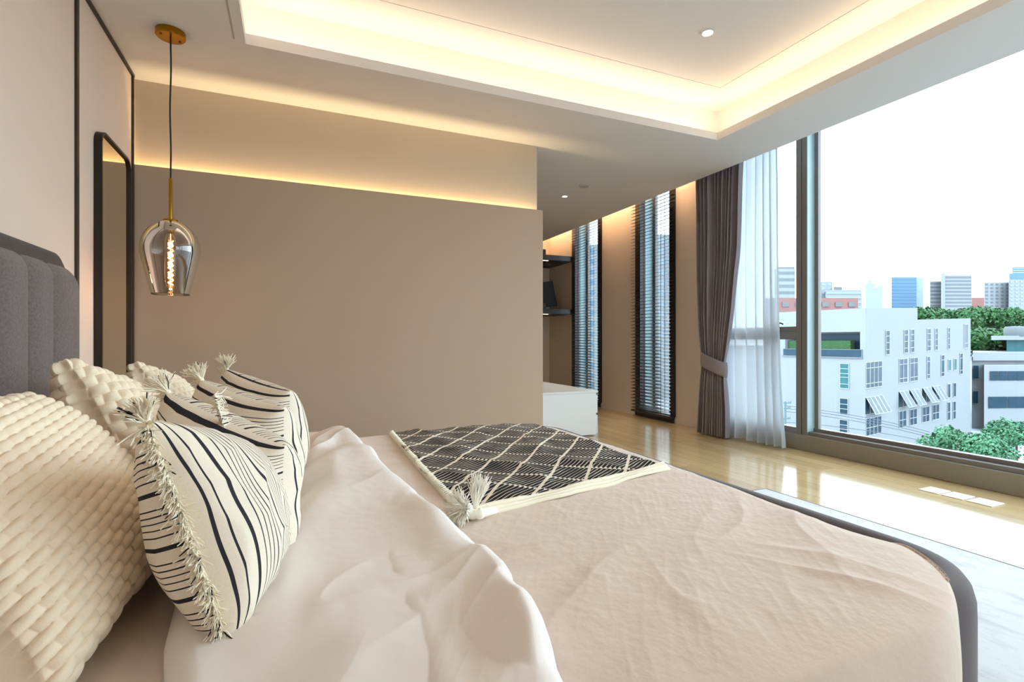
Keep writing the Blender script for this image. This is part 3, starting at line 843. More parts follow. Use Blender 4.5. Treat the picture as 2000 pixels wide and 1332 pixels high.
# cream hems: near edge (two soft rolls) and the cream binding with dark whip stitches on the duvet side
def hem_line(t, off, lift_):
    x = P00[0] + (P10[0] - P00[0]) * t; y = P00[1] + (P10[1] - P00[1]) * t
    d = (P10 - P00) / np.linalg.norm(P10 - P00); nrm = np.array([d[1], -d[0]])
    x = x + nrm[0] * off; y = y + nrm[1] * off
    w = .006 * pnoise(t * 6, t * 0 + off * 30, 79)
    return x, y + w, cover_z(np.array([x]), np.array([y + w]))[0] + lift_
b = MB()
for off, lf, r in ((.0, .014, .0085), (.012, .010, .008), (.023, .006, .007)):
    b.tube([hem_line(t, off, lf + .003 * math.sin(t * 14 + off * 90)) for t in np.linspace(-.005, 1.02, 60)], r, 10)
b.build('hem', M['hem'], thr, True)
b = MB()
for k in range(84):
    t = k / 83 * .99
    p = P00 + (P01 - P00) * t
    wd = .012 + .013 * max(0, 1 - t * 4)
    q = p + np.array([wd, .002])
    zp = cover_z(p[0:1], p[1:2])[0]; zq = cover_z(q[0:1], q[1:2])[0]
    b.tube([(p[0] - .005, p[1], zp + .001), (p[0] - .001, p[1] + .003, zp + .018), (q[0], q[1] + .006, zq + .021)], .0024, 6)
b.build('whip_stitching', M['hem'], thr, True)

def tassel(name, base, dirn, length, spread, n, mats, parent, r=.0014, dark=0.0, seed=1, droop=.0, core=.006):
    R = random.Random(seed); b = MB(); d = Vector(dirn).normalized(); B = Vector(base)
    # bound neck, then the loose yarns fan out of it
    b.tube([B - d * core, B, B + d * length * .25, B + d * length * .45], [core * .8, core, core * 1.1, core * .5], 8)
    for k in range(n):
        a = Vector((R.gauss(0, 1), R.gauss(0, 1), R.gauss(0, 1))); a = (a - d * a.dot(d)).normalized()
        q = R.random() ** .5
        L_ = length * R.uniform(.75, 1.1)
        p0 = B + a * core * .6 * q
        e = (d + a * spread * q).normalized()
        p1 = p0 + e * L_ * .5 + Vector((R.gauss(0, .06), R.gauss(0, .06), R.gauss(0, .06))) * L_
        p2 = p1 + (e + a * spread * q * .5).normalized() * L_ * .5 + Vector((R.gauss(0, .08), R.gauss(0, .08), R.gauss(0, .08) - droop)) * L_
        b.tube([p0, p1, p2], [r, r, r * .7], 4, mi=1 if R.random() < dark else 0, caps=False)
    return b.build(name, mats, parent, True)
# corner tassels of the throw
c0 = (.415, 1.285, .548)
tassel('tassel', (.452, 1.300, .556), (.10, -.05, .9), .075, .22, 240, [M['white_yarn'], M['white_yarn']], thr, .0013, seed=3, core=.008)
tassel('tassel', (.412, 1.270, .566), (-.9, -.35, .25), .046, 1.3, 240, [M['white_yarn'], M['white_yarn']], thr, .0016, seed=4, core=.017)
b = MB()
b.tube([(.402, 1.282, .553), (.43, 1.262, .549), (.46, 1.258, .551), (.50, 1.272, .549)], [.010, .013, .012, .008], 10)
b.lathe([(.001, -.015), (.010, -.011), (.015, 0), (.010, .011), (.001, .015)], (.447, 1.252, .552), 16)
b.build('corner_knot', M['white_yarn'], thr, True)

# ------------------------------------------------------------------ cushions
def pillow_frame(c, yaw, lean, roll):
    """columns: width axis, up axis, front normal"""
    R_ = Matrix.Rotation(yaw, 3, 'Z') @ Matrix.Rotation(-lean, 3, 'Y')
    a = R_ @ Vector((0, 1, 0)); u = R_ @ Vector((0, 0, 1)); n_ = R_ @ Vector((1, 0, 0))
    Q = Matrix.Rotation(roll, 3, n_)
    a = Q @ a; u = Q @ u
    return np.array([a, u, n_]), np.array(c)

def pillow_side(w, h, t, n, sgn, seed, pinch=.07, pw=.42, wr=.006, slump=0.0):
    g = np.sin(np.linspace(-1, 1, n) * PI / 2)      # denser towards the edges
    u = g[:, None] + 0 * g[None, :]; v = g[None, :] + 0 * g[:, None]
    x = w / 2 * u * (1 - pinch * (1 - v * v) * u * u)
    y = h / 2 * v * (1 - pinch * (1 - u * u) * v * v)
    y = y - abs(slump) * h * (((u if slump > 0 else -u) + 1) / 2) ** 1.2 * ((v + 1) / 2) ** 1.3
    body = np.clip((1 - u * u) * (1 - v * v), 0, 1)
    z = t / 2 * body ** pw * (1 + .10 * pnoise(u * 1.2 + seed, v * 1.2, seed))
    sag = 1 - .12 * v
    z = z * sag
    edge = body ** .25
    z = z + wr * edge * (crease(u * 2.2 + 3 * seed, v * 1.4, seed + 2, 2.0) - .4) * (1 - edge * .4)
    return u, v, x, y, sgn * z

def weld_sides(name, A, B, mats, parent, uvA=None, uvB=None, mi=None):
    n = A.shape[0]
    V = np.concatenate([A.reshape(-1, 3), B.reshape(-1, 3)])
    idx = np.arange(n * n).reshape(n, n); jdx = idx + n * n
    jd = jdx.copy()
    for s_ in (np.s_[0, :], np.s_[-1, :], np.s_[:, 0], np.s_[:, -1]): jd[s_] = idx[s_]
    def quads(i, flip):
        a, b_, c, d = i[:-1, :-1], i[1:, :-1], i[1:, 1:], i[:-1, 1:]
        return np.stack([a, b_, c, d] if not flip else [a, d, c, b_], -1).reshape(-1, 4)
    FA, FB = quads(idx, False), quads(jd, True)
    F = np.concatenate([FA, FB])
    uv = None
    if uvA is not None:
        ua = uvA.reshape(-1, 2); ub = uvB.reshape(-1, 2)
        FBj = quads(jdx, True) - n * n
        uv = np.concatenate([ua[FA.ravel()], ub[FBj.ravel()]])
    return raw_mesh(name, V, F, mats, parent, uv, True)

def knit_height(x, y, pitch=.0165, cell=.032, amp=.0065, ang=0.0):
    ca, sa = math.cos(ang), math.sin(ang)
    p = (x * ca + y * sa); q = (-x * sa + y * ca)
    i = np.floor(q / pitch); f = q / pitch - i
    a = p / cell + .5 * (i % 2); g_ = a - np.floor(a)
    row = np.sqrt(np.clip(1 - (2 * f - 1) ** 2, 0, 1))
    c = 1 - np.abs(2 * g_ - 1) ** 2.4
    lump = .12 * np.sin(p / cell * 2.3 + i * 1.7)
    return amp * (row ** .75 * (.34 + .66 * c) + lump * row)

def knit_cushion(c, yaw, lean, roll, w, h, t, label, seed, n=300, pitch=.0165, cell=.040, amp=.0105, ang=.0, slump=0.0, pinch=.11, pw=.42):
    A, C = pillow_frame(c, yaw, lean, roll)
    r = empty('knit_cushion', tuple(C - A[1] * h / 2), label, 'cushion', 'ivory chunky knit cushions')
    sides = []
    for sg in (1, -1):
        u, v, x, y, z = pillow_side(w, h, t, n, sg, seed, wr=.004, slump=slump, pinch=pinch, pw=pw)
        Pl = np.stack([x, y, z], -1)
        du = np.gradient(Pl, axis=0); dv = np.gradient(Pl, axis=1)
        N = np.cross(du, dv) * sg; N /= np.linalg.norm(N, axis=-1, keepdims=True) + 1e-9
        k = knit_height(x + .3 * z, y, pitch, cell, amp, ang)
        m_ = np.clip(np.minimum(1 - np.abs(u), 1 - np.abs(v)) / .012, 0, 1)
        Pl = Pl + N * (k * m_)[..., None]
        sides.append(Pl @ A + C)
    return weld_sides('cover', sides[0], sides[1], M['knit'], r)

def striped_cushion(c, yaw, lean, roll, w, h, t, label, seed, fringe=('near', 'far'), swap=False, n=110, pinch=.06, pw=.40, wr=.010, slump=0.0):
    A, C = pillow_frame(c, yaw, lean, roll)
    r = empty('striped_cushion', tuple(C - A[1] * h / 2), label, 'cushion', 'striped fringed cushions')
    out = []; uvs = []
    for sg in (1, -1):
        u, v, x, y, z = pillow_side(w, h, t, n, sg, seed, pinch=pinch, pw=pw, wr=wr, slump=slump)
        out.append(np.stack([x, y, z], -1) @ A + C)
        par = np.stack([u * w / 2 + .5 + .004 * pnoise(v * 2, u * 2, seed), v], -1)
        perp = np.stack([v * h / 2 + .53, u], -1)
        uvs.append(par if (sg > 0) != swap else perp)
    weld_sides('cover', out[0], out[1], M['stripe'], r, uvs[0], uvs[1])
    # fringe: short cut yarns along the listed edges, thicker tufts in the corners
    R = random.Random(seed * 7 + 1)
    for ed in fringe:
        b = MB()
        N = 620
        for k in range(N):
            t_ = -1 + 2 * (k + R.random()) / N
            if ed in ('near', 'far'):
                s_ = -1 if ed == 'near' else 1
                xl = s_ * w / 2 * (1 - pinch * (1 - t_ * t_)); yl = h / 2 * t_
                dr = np.array([s_, 0, 0.0])
            else:
                s_ = 1 if ed == 'top' else -1
                yl = s_ * h / 2 * (1 - pinch * (1 - t_ * t_)); xl = w / 2 * t_
                dr = np.array([0, s_, 0.0])
            L_ = .026 * R.uniform(.7, 1.15) * (1.7 if abs(t_) > .96 else 1)
            p0 = np.array([xl, yl, R.uniform(-.002, .002)])
            d = dr + np.array([R.gauss(0, .22), R.gauss(0, .22), R.gauss(.05, .45)])
            d = d / np.linalg.norm(d)
            p1 = p0 + d * L_ * .55; 
            d2 = d + np.array([R.gauss(0, .3), R.gauss(0, .3), R.gauss(0, .3)])
            p2 = p1 + d2 / np.linalg.norm(d2) * L_ * .5
            W = [q @ A + C for q in (p0, p1, p2)]
            W[1][2] -= .002; W[2][2] -= .006
            b.tube([tuple(q) for q in W], [.0011, .0012, .0008], 4, mi=1 if R.random() < .05 else 0, caps=False)
        b.build('fringe', [M['fringe_cream'], M['fringe_dark']], r, True)
    return r, A, C

def corner_tuft(r, A, C, w, h, su, sv, dirn, seed, n=150, length=.036, spread=.6):
    p = np.array([su * w / 2, sv * h / 2, 0]) @ A + C
    tassel('corner_tuft', tuple(p), dirn, length, spread, n, [M['fringe_cream'], M['fringe_dark']], r, .0012, .05, seed, .05, .007)

RAD = math.radians
knit_cushion((-.43, 1.15, .690), RAD(-4), RAD(38), 0, .56, .46, .27, 'large ivory knit cushion at the near edge of the bed, filling the lower left', 1, n=420, ang=RAD(8), pw=.30, pinch=.08)
knit_cushion((-.42, 1.765, .715), RAD(2), RAD(24), RAD(-13), .48, .42, .25, 'ivory knit cushion with its corner pointing up in front of the headboard', 2, n=320, pitch=.026, cell=.030, amp=.014, slump=.12, pinch=.14)
knit_cushion((-.42, 2.30, .710), RAD(4), RAD(22), RAD(-8), .48, .40, .23, 'ivory knit cushion farthest from the camera, beside the tall mirror', 3, n=280, pitch=.020, cell=.026, amp=.011, slump=.1, pinch=.13)

r, A, C = striped_cushion((-.125, 1.095, .705), RAD(-6), RAD(17), 0, .385, .37, .20, 'black and cream striped cushion nearest the camera, fringe along its near side', 4, slump=.30)
corner_tuft(r, A, C, .385, .37, -1, 1, (-.25, -.3, .6), 21); corner_tuft(r, A, C, .385, .37, -1, -1, (.1, -.5, -.5), 22)
def behind(c1, c2, h, yaw, slump, label, seed, tufts):
    # a plump cushion standing turned away: c1 the far fringed top corner, c2 the near top corner before it slumps
    w = .365
    cx, cy = (c1[0] + c2[0]) / 2, (c1[1] + c2[1]) / 2
    r, A, C = striped_cushion((cx, cy, c1[2] - h / 2), RAD(yaw), RAD(4), 0, w, h, .245, label, seed, fringe=('far',), slump=-slump, wr=.008)
    for k, (su, sv, d) in enumerate(tufts): corner_tuft(r, A, C, w, h, su, sv, d, seed * 10 + k, 190, .05)
behind((-.26, 1.45, .878), (-.016, 1.20, .76), .335, 44, .30, 'striped cushion right behind the front one, turned with its back to the camera', 5, ((1, 1, (-.5, .1, .6)),))
behind((-.20, 1.75, .885), (-.05, 1.50, .81), .345, 38, .17, 'third striped cushion back from the camera, large tuft at its top corner', 6, ((1, 1, (-.45, 0, .9)),))
behind((-.172, 2.05, .90), (-.03, 1.80, .83), .36, 34, .16, 'striped cushion farthest from the camera, in front of the taupe wall', 7, ((1, 1, (-.05, 0, .95)),))

# ------------------------------------------------------------------ outdoors
GZ = -8.9
b = MB(); b.box(5.5, 900, -500, 900, GZ - .5, GZ); structure(b, 'ground', M['ground'])

# white office building across the street. Its own axes: s along the right-hand face, q along the left-hand face
Sa, Ca = math.sin(RAD(23.25)), math.cos(RAD(23.25))
def cam2w(rt, fw, z):
    return (fw * Sa + rt * Ca, fw * Ca - rt * Sa, 1 + z)
ux, uf = .868, .496
RX, RF = .69 * 45, 45.0
def fr(s_, z, out=0.0):     # right face point
    return cam2w(RX + ux * s_ + uf * out, RF + uf * s_ - ux * out, z + .033 * s_)
def fl(q, z, out=0.0):      # left face point
    return cam2w(RX - uf * q - ux * out, RF + ux * q - uf * out, z)
wb = empty('office_building', fr(0, GZ - 1), 'large white office building with narrow vertical windows across the street', 'building')
def prism(mb, pts_top, z_lo, zoff=None, mi=0):
    n_ = len(pts_top)
    v = [(p[0], p[1], z_lo) for p in pts_top] + [tuple(p) for p in pts_top]
    f = [tuple(range(n_, 2 * n_)), tuple(reversed(range(n_)))] + [(i, (i + 1) % n_, n_ + (i + 1) % n_, n_ + i) for i in range(n_)]
    mb.add(v, f, mi)
def bp(s_, q, z):           # point of the plan: s along right face, q along left face
    return cam2w(RX + ux * s_ - uf * q, RF + uf * s_ + ux * q, z + .033 * s_)
def slab(mb, s0, s1, q0, q1, z0, z1):
    P_ = [bp(s0, q0, z0), bp(s1, q0, z0), bp(s1, q1, z0), bp(s0, q1, z0), bp(s0, q0, z1), bp(s1, q0, z1), bp(s1, q1, z1), bp(s0, q1, z1)]
    mb.add(P_, [(0, 3, 2, 1), (4, 5, 6, 7), (0, 1, 5, 4), (1, 2, 6, 5), (2, 3, 7, 6), (3, 0, 4, 7)])
b = MB()
slab(b, 0, 9.66, 0, 8.1, .82, 2.9)              # top storey band
slab(b, 0, 9.66, 0, .42, -1.46, .82)            # pier at the corner
slab(b, 1.9, 9.66, .42, 8.1, -1.46, .82)        # wall behind the balcony
slab(b, 0, 1.9, 7.35, 8.1, -1.46, .82)
slab(b, 0, 9.66, 0, 8.1, -10.5, -1.46)
slab(b, 9.66, 21.85, 0, 8.1, -10.8, 1.76)        # lower wing
b.build('walls', M['render_white'], wb)
b = MB(); slab(b, 1.5, 1.89, .43, 7.3, -1.3, .6); b.build('balcony_glazing', M['ext_glass'], wb)
b = MB(); slab(b, .35, 1.1, 1.4, 7.2, -1.45, .02); b.build('hedge', M['hedge'], wb)
b = MB(); slab(b, -.06, -.03, .22, 7.5, -1.4, -.78); b.build('balcony_railing', M['ext_glass'], wb)
b = MB(); slab(b, -.09, 0, .22, 7.5, -.80, -.75); slab(b, -.09, 0, .22, .28, -1.45, -.75); slab(b, -.12, 0.0, .2, 7.6, -1.55, -1.43); b.build('balcony_rail', M['ext_grey'], wb)

def ext_window(face, a0, a1, z0, z1, cols=1, rows=(), glass='ext_glass', tilt=0.0):
    lo, hi = min(a0, a1), max(a0, a1)
    b = MB()
    def bx(mb, A0, A1, Z0, Z1, o0, o1, ot=None):
        # ot: extra outward offset at the lower edge (top hung sash)
        e = ot or 0
        P_ = [face(A0, Z0, o0 + e), face(A1, Z0, o0 + e), face(A1, Z0, o1 + e), face(A0, Z0, o1 + e), face(A0, Z1, o0), face(A1, Z1, o0), face(A1, Z1, o1), face(A0, Z1, o1)]
        mb.add(P_, [(0, 1, 2, 3), (4, 7, 6, 5), (0, 4, 5, 1), (1, 5, 6, 2), (2, 6, 7, 3), (3, 7, 4, 0)])
    bx(b, lo, hi, z0, z1, .0, .03)
    w = b.build('window', M[glass], wb)
    b = MB(); fw = .055
    bx(b, lo - .03, hi + .03, z1, z1 + .06, 0, .06); bx(b, lo - .03, hi + .03, z0 - .06, z0, 0, .06)
    for k in range(cols + 1):
        xk = lo + (hi - lo) * k / cols
        if 0 < k < cols or tilt == 0: bx(b, xk - fw / 2, xk + fw / 2, z0, z1, .03, .06)
    for rz in rows:
        zk = z0 + (z1 - z0) * rz; bx(b, lo, hi, zk - fw / 2, zk + fw / 2, .03, .07)
    if tilt:
        for k in range(cols):
            A0 = lo + (hi - lo) * k / cols + .02; A1 = lo + (hi - lo) * (k + 1) / cols - .02
            for q0, q1 in ((A0, A0 + .07), (A1 - .07, A1)): bx(b, q0, q1, z0 + .06, z1, .05, .09, tilt)
            bx(b, A0, A1, z0 + .06, z0 + .12, .05 + tilt, .09 + tilt)
    f_ = b.build('window_frame', M['ext_frame'], w)
    if tilt:
        b = MB()
        for k in range(cols):
            A0 = lo + (hi - lo) * k / cols + .09; A1 = lo + (hi - lo) * (k + 1) / cols - .09
            bx(b, A0, A1, z0 + .1, z1, .06, .075, tilt)
        b.build('open_sash', M['ext_glass_light'], w)
R1 = [(3.5, 4.18), (6.91, 7.64), (8.19, 8.92), (11.62, 12.32), (13.3, 13.87), (16.18, 16.65)]
for a0, a1 in R1: ext_window(fr, a0, a1, -1.34, .8, 1, (.2, .5, .78))
ext_window(fr, 20.16, 21.1, -1.42, 1.08, 1, (.2,), 'ext_grey')
for a0, a1, z0, z1, c_, rw, gl in ((.02, 2.8, -4.15, -1.92, 4, (.17, .78), 'ext_glass_light'), (6.0, 7.53, -4.11, -1.93, 2, (.17, .78), 'ext_glass_light'), (8.08, 9.62, -4.13, -1.93, 2, (.17, .78), 'ext_glass_light'),
        (11.55, 12.2, -4.09, -1.96, 1, (.17, .78), 'ext_glass_light'), (14.68, 15.35, -4.08, -1.97, 1, (.17, .78), 'ext_glass'), (16.31, 16.91, -3.6, -2.51, 1, (), 'ext_glass_teal'), (17.63, 18.26, -3.62, -2.49, 1, (), 'ext_glass_teal'), (19.08, 19.74, -4.13, -1.99, 1, (.17, .78), 'ext_glass')):
    ext_window(fr, a0, a1, z0, z1, c_, rw, gl)
for a0, a1, z0, z1, c_, tl in ((.02, 2.82, -6.45, -5.0, 4, .75), (5.94, 7.49, -6.42, -4.97, 2, .75), (8.02, 9.6, -6.45, -5.0, 2, .75), (10.62, 12.2, -6.43, -5.01, 2, .75), (12.74, 14.36, -6.42, -5.01, 2, .75), (16.16, 16.76, -6.39, -5.02, 1, 0), (17.47, 18.12, -6.42, -5.02, 1, 0)):
    ext_window(fr, a0, a1, z0, z1, c_, (), 'ext_glass', tl)
for a0, a1, z0, z1, c_ in ((.02, 2.68, -8.34, -6.87, 4), (5.94, 7.33, -8.32, -6.83, 2), (8.02, 9.44, -8.34, -6.88, 2), (10.57, 12.05, -8.34, -6.89, 2), (12.74, 14.18, -8.33, -6.89, 2), (16.11, 16.74, -8.72, -6.92, 1), (17.4, 18.04, -8.74, -6.96, 1)):
    ext_window(fr, a0, a1, z0, z1, c_, (.45,), 'ext_glass')
ext_window(fl, 1.34, 2.1, -4.28, -2.08, 1, (.17, .45, .6, .8), 'ext_glass_teal')
ext_window(fl, 1.41, 2.12, -6.67, -5.24, 1, (.35, .65)); ext_window(fl, 1.43, 2.14, -8.46, -7.19, 1, (.35, .65))

# generic block given by camera-right, distance, width, heights, and yaw
def block_pts(rt, fw, w, d, yaw):
    # slanted plan: the left flank follows the street that runs away from us
    c, s_ = math.cos(yaw), math.sin(yaw); k = rt / fw
    # near-left corner at (rt, fw); width to the right, depth away
    return [(rt, fw), (rt + w * c, fw + w * s_), (rt + w * c + d * k, fw + w * s_ + d), (rt + d * k, fw + d)]
def block(mb, rt, fw, w, d, z0, z1, yaw=0.0):
    pp = block_pts(rt, fw, w, d, yaw)
    v = [cam2w(p[0], p[1], z0) for p in pp] + [cam2w(p[0], p[1], z1) for p in pp]
    mb.add(v, [(0, 3, 2, 1), (4, 5, 6, 7), (0, 1, 5, 4), (1, 2, 6, 5), (2, 3, 7, 6), (3, 0, 4, 7)])
def R_(px): return (px - 1000) / 1000
def Zp(py, d): return (666 - py) / 1000 * d

# right-hand white building
D = 58.0
rb = empty('low_white_building', cam2w(R_(1950) * D, D, GZ - 1), 'white building with ribbon windows and a rooftop tank, at the right edge of the view', 'building')
b = MB()
block(b, R_(1898) * D, D, 30, 12, -15, Zp(697, D), .05)
block(b, R_(1900) * (D - .6), D - .6, 29, 13, Zp(704, D), Zp(688, D), .05)
block(b, R_(1922) * (D - 2.2), D - 2.2, 29, 3, -15, Zp(712, D), .05)
b.build('walls', M['render_white'], rb)
b = MB(); block(b, R_(1936) * (D + 3), D + 3, 25, 8, Zp(664, D), Zp(655, D), .05); b.build('roof_slab', M['render_white'], rb)
b = MB(); block(b, R_(1966) * (D + 4), D + 4, 23, 6, Zp(690, D), Zp(662, D), .05); b.build('penthouse', M['ext_glass_teal'], rb)
b = MB(); c_ = cam2w(R_(1982) * (D + 4), D + 4, 0)
b.lathe([(.9, Zp(656, D)), (1.0, Zp(650, D)), (1.0, Zp(640, D)), (.85, Zp(636, D)), (.01, Zp(635, D))], (c_[0], c_[1], 1), 20); b.build('water_tank', M['ext_grey'], rb, True, 40)
Df = D - 2.2
def rb_window(x0, x1, y0, y1, n_, d_=Df):
    z0, z1 = Zp(y1, d_), Zp(y0, d_)
    for k in range(n_):
        b = MB(); a0 = R_(x0 + (x1 - x0) * k / n_) * d_; a1 = R_(x0 + (x1 - x0) * (k + 1) / n_ - 1.5) * d_
        yaw = .05
        block(b, a0, d_ - .08 + (a0 - R_(1922) * d_) * math.sin(yaw), a1 - a0, .1, z0, z1, yaw); b.build('window', M['ext_glass'], rb)
rb_window(1933, 2005, 725, 743, 4); rb_window(1930, 2010, 775, 797, 2); rb_window(1930, 2010, 824, 840, 1)
rb_window(1898.5, 1911, 714, 739, 1, D - .3); rb_window(1898.5, 1910, 764, 787, 1, D - .3)

# skyline
def tower(name, label, parts, group='distant skyline buildings'):
    """parts: (x0, x1, ytop, ybottom, distance, material, style)"""
    x0, x1, yt, yb, d_, m_, st = parts[0]
    r = empty(name, cam2w(R_((x0 + x1) / 2) * d_, d_, GZ - 1), label, 'building', group)
    for (x0, x1, yt, yb, d_, m_, st) in parts:
        w_ = (R_(x1) - R_(x0)) * d_; zt_ = Zp(yt, d_)
        b = MB(); block(b, R_(x0) * d_, d_, w_, max(4, w_ * .6), -30, zt_); b.build('wall', M[m_], r)
        if st:
            kind_, n_, gm = st
            H_ = zt_ - Zp(yb, d_)
            for k in range(n_):
                zc_ = zt_ - H_ * (k + .65) / n_
                m2 = 1 if kind_ == 'band' else max(3, int(w_ / (H_ / n_) * .8))
                for q in range(m2):
                    b = MB()
                    if kind_ == 'band': block(b, R_(x0) * d_ + w_ * .02, d_ - w_ * .01, w_ * .96, w_ * .02, zc_ - H_ / n_ * .22, zc_ + H_ / n_ * .22)
                    else: block(b, R_(x0) * d_ + w_ * (q + .25) / m2, d_ - w_ * .01, w_ * .5 / m2, w_ * .02, zc_ - H_ / n_ * .24, zc_ + H_ / n_ * .24)
                    b.build('window_band' if kind_ == 'band' else 'window', M[gm], r)
    return r
tower('tower_block', 'white tower with dark window bands seen through the narrow pane beside the curtain', [(1513, 1553, 525, 640, 260, 'render_white', ('band', 9, 'ext_grey')), (1518, 1552, 521, 526, 262, 'ext_grey', None)])
tower('brick_building', 'red brick building just behind the roof of the white office building', [(1495, 1676, 582, 640, 150, 'ext_brick', ('dots', 3, 'ext_grey'))])
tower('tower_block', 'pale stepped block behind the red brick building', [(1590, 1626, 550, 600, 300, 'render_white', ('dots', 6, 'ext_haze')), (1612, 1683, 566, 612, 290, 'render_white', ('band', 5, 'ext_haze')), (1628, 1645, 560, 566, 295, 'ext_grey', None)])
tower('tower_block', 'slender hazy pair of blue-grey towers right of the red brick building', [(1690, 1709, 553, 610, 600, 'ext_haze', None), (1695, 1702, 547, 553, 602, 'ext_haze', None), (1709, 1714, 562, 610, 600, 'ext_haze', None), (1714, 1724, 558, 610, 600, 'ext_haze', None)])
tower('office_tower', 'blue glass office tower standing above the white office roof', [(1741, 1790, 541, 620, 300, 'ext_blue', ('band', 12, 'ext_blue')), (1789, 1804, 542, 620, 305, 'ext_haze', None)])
tower('tower_block', 'white tower with stacked grey window bands above the treetops', [(1816, 1841, 549, 600, 260, 'render_white', ('band', 7, 'ext_grey')), (1840, 1898, 537, 600, 255, 'render_white', ('band', 9, 'ext_grey')), (1838, 1846, 533, 600, 254, 'render_white', None)])
tower('brick_building', 'low pink building peeking over the treetops between two white towers', [(1885, 1935, 581, 600, 330, 'ext_brick', None)])
tower('tower_block', 'broad white apartment tower above the trees near the right edge', [(1922, 1972, 551, 600, 280, 'render_white', ('dots', 7, 'ext_grey')), (1970, 2030, 546, 610, 275, 'render_white', ('dots', 9, 'ext_haze'))])
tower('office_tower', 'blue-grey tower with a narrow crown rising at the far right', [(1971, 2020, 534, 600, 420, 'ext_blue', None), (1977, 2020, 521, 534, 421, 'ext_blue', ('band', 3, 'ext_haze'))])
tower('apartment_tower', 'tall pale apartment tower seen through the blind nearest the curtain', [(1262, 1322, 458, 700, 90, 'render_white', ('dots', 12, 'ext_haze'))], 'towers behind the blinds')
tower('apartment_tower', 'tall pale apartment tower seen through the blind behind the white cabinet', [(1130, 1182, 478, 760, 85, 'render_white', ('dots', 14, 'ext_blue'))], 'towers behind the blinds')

# trees: crowns of many leaf cards on lumpy shells, each with a trunk
def tree(rt, fw, zc_, rad, label, group, n_=1600, leaf=.5, m_='leaf', seed=1):
    R = np.random.default_rng(seed)
    base = cam2w(rt, fw, 0)
    r = empty('tree', (base[0], base[1], GZ), label, 'tree', group)
    lumps = [(np.array([0, 0, 0.0]), rad * .75)]
    for k in range(11):
        d = R.normal(size=3); d /= np.linalg.norm(d); d[2] = abs(d[2]) * .8 - .1
        lumps.append((d * rad * .62, rad * R.uniform(.3, .48)))
    V = []; 
    cen = np.array([base[0], base[1], 1 + zc_])
    which = R.integers(0, len(lumps), n_)
    d = R.normal(size=(n_, 3)); d /= np.linalg.norm(d, axis=1, keepdims=True)
    cpos = np.array([lumps[k][0] for k in which]); cr = np.array([lumps[k][1] for k in which])
    pos = cen + cpos + d * (cr * R.uniform(.8, 1.05, n_))[:, None]
    nr = d + R.normal(size=(n_, 3)) * .45; nr /= np.linalg.norm(nr, axis=1, keepdims=True)
    t1 = np.cross(nr, R.normal(size=(n_, 3))); t1 /= np.linalg.norm(t1, axis=1, keepdims=True); t2 = np.cross(nr, t1)
    sz = leaf * R.uniform(.5, 1.1, n_)[:, None]
    quad = np.stack([pos - t1 * sz * .5, pos - t2 * sz * .32 + nr * sz * .08, pos + t1 * sz * .5, pos + t2 * sz * .32 + nr * sz * .08], 1)
    raw_mesh('crown', quad.reshape(-1, 3), np.arange(n_ * 4).reshape(-1, 4), M[m_], r, None, False)
    b = MB(); b.tube([(base[0], base[1], GZ - .3), (base[0] + .1, base[1], (GZ + 1 + zc_) / 2), (base[0], base[1], 1 + zc_ + rad * .3)], [rad * .07, rad * .05, rad * .03], 8); b.build('trunk', M['bark'], r, True)
spots = [(1800, 80, 626, 38), (1835, 88, 628, 36), (1868, 84, 632, 40), (1905, 90, 626, 36), (1940, 86, 632, 38), (1975, 92, 628, 34), (2010, 86, 634, 38), (1885, 70, 672, 38), (1925, 74, 668, 36), (1962, 70, 676, 36), (2000, 74, 668, 40)]
for k, (x, d_, yc, rp) in enumerate(spots):
    tree(R_(x) * d_, d_, Zp(yc, d_), rp / 1000 * d_, 'dense dark green tree in the wood behind the white buildings', 'trees behind the white buildings', 2600, .62, 'leaf', 100 + k)
near = [(1850, 27, 872, 46, 'leafy tree crown below the sill, left one of the three near trees'), (1915, 25, 884, 52, 'leafy tree crown below the sill, middle of the three near trees'), (1985, 28, 862, 54, 'leafy tree crown below the sill, right one of the three near trees')]
for k, (x, d_, yc, rp, lb) in enumerate(near):
    tree(R_(x) * d_, d_, Zp(yc, d_), rp / 1000 * d_, lb, 'trees below the window', 3600, .2, 'leaf2', 200 + k)
tree(R_(1512) * 70, 70, Zp(745, 70), 1.9, 'small tree seen between the sheer curtain and the white office building', None, 1200, .4, 'leaf2', 300)

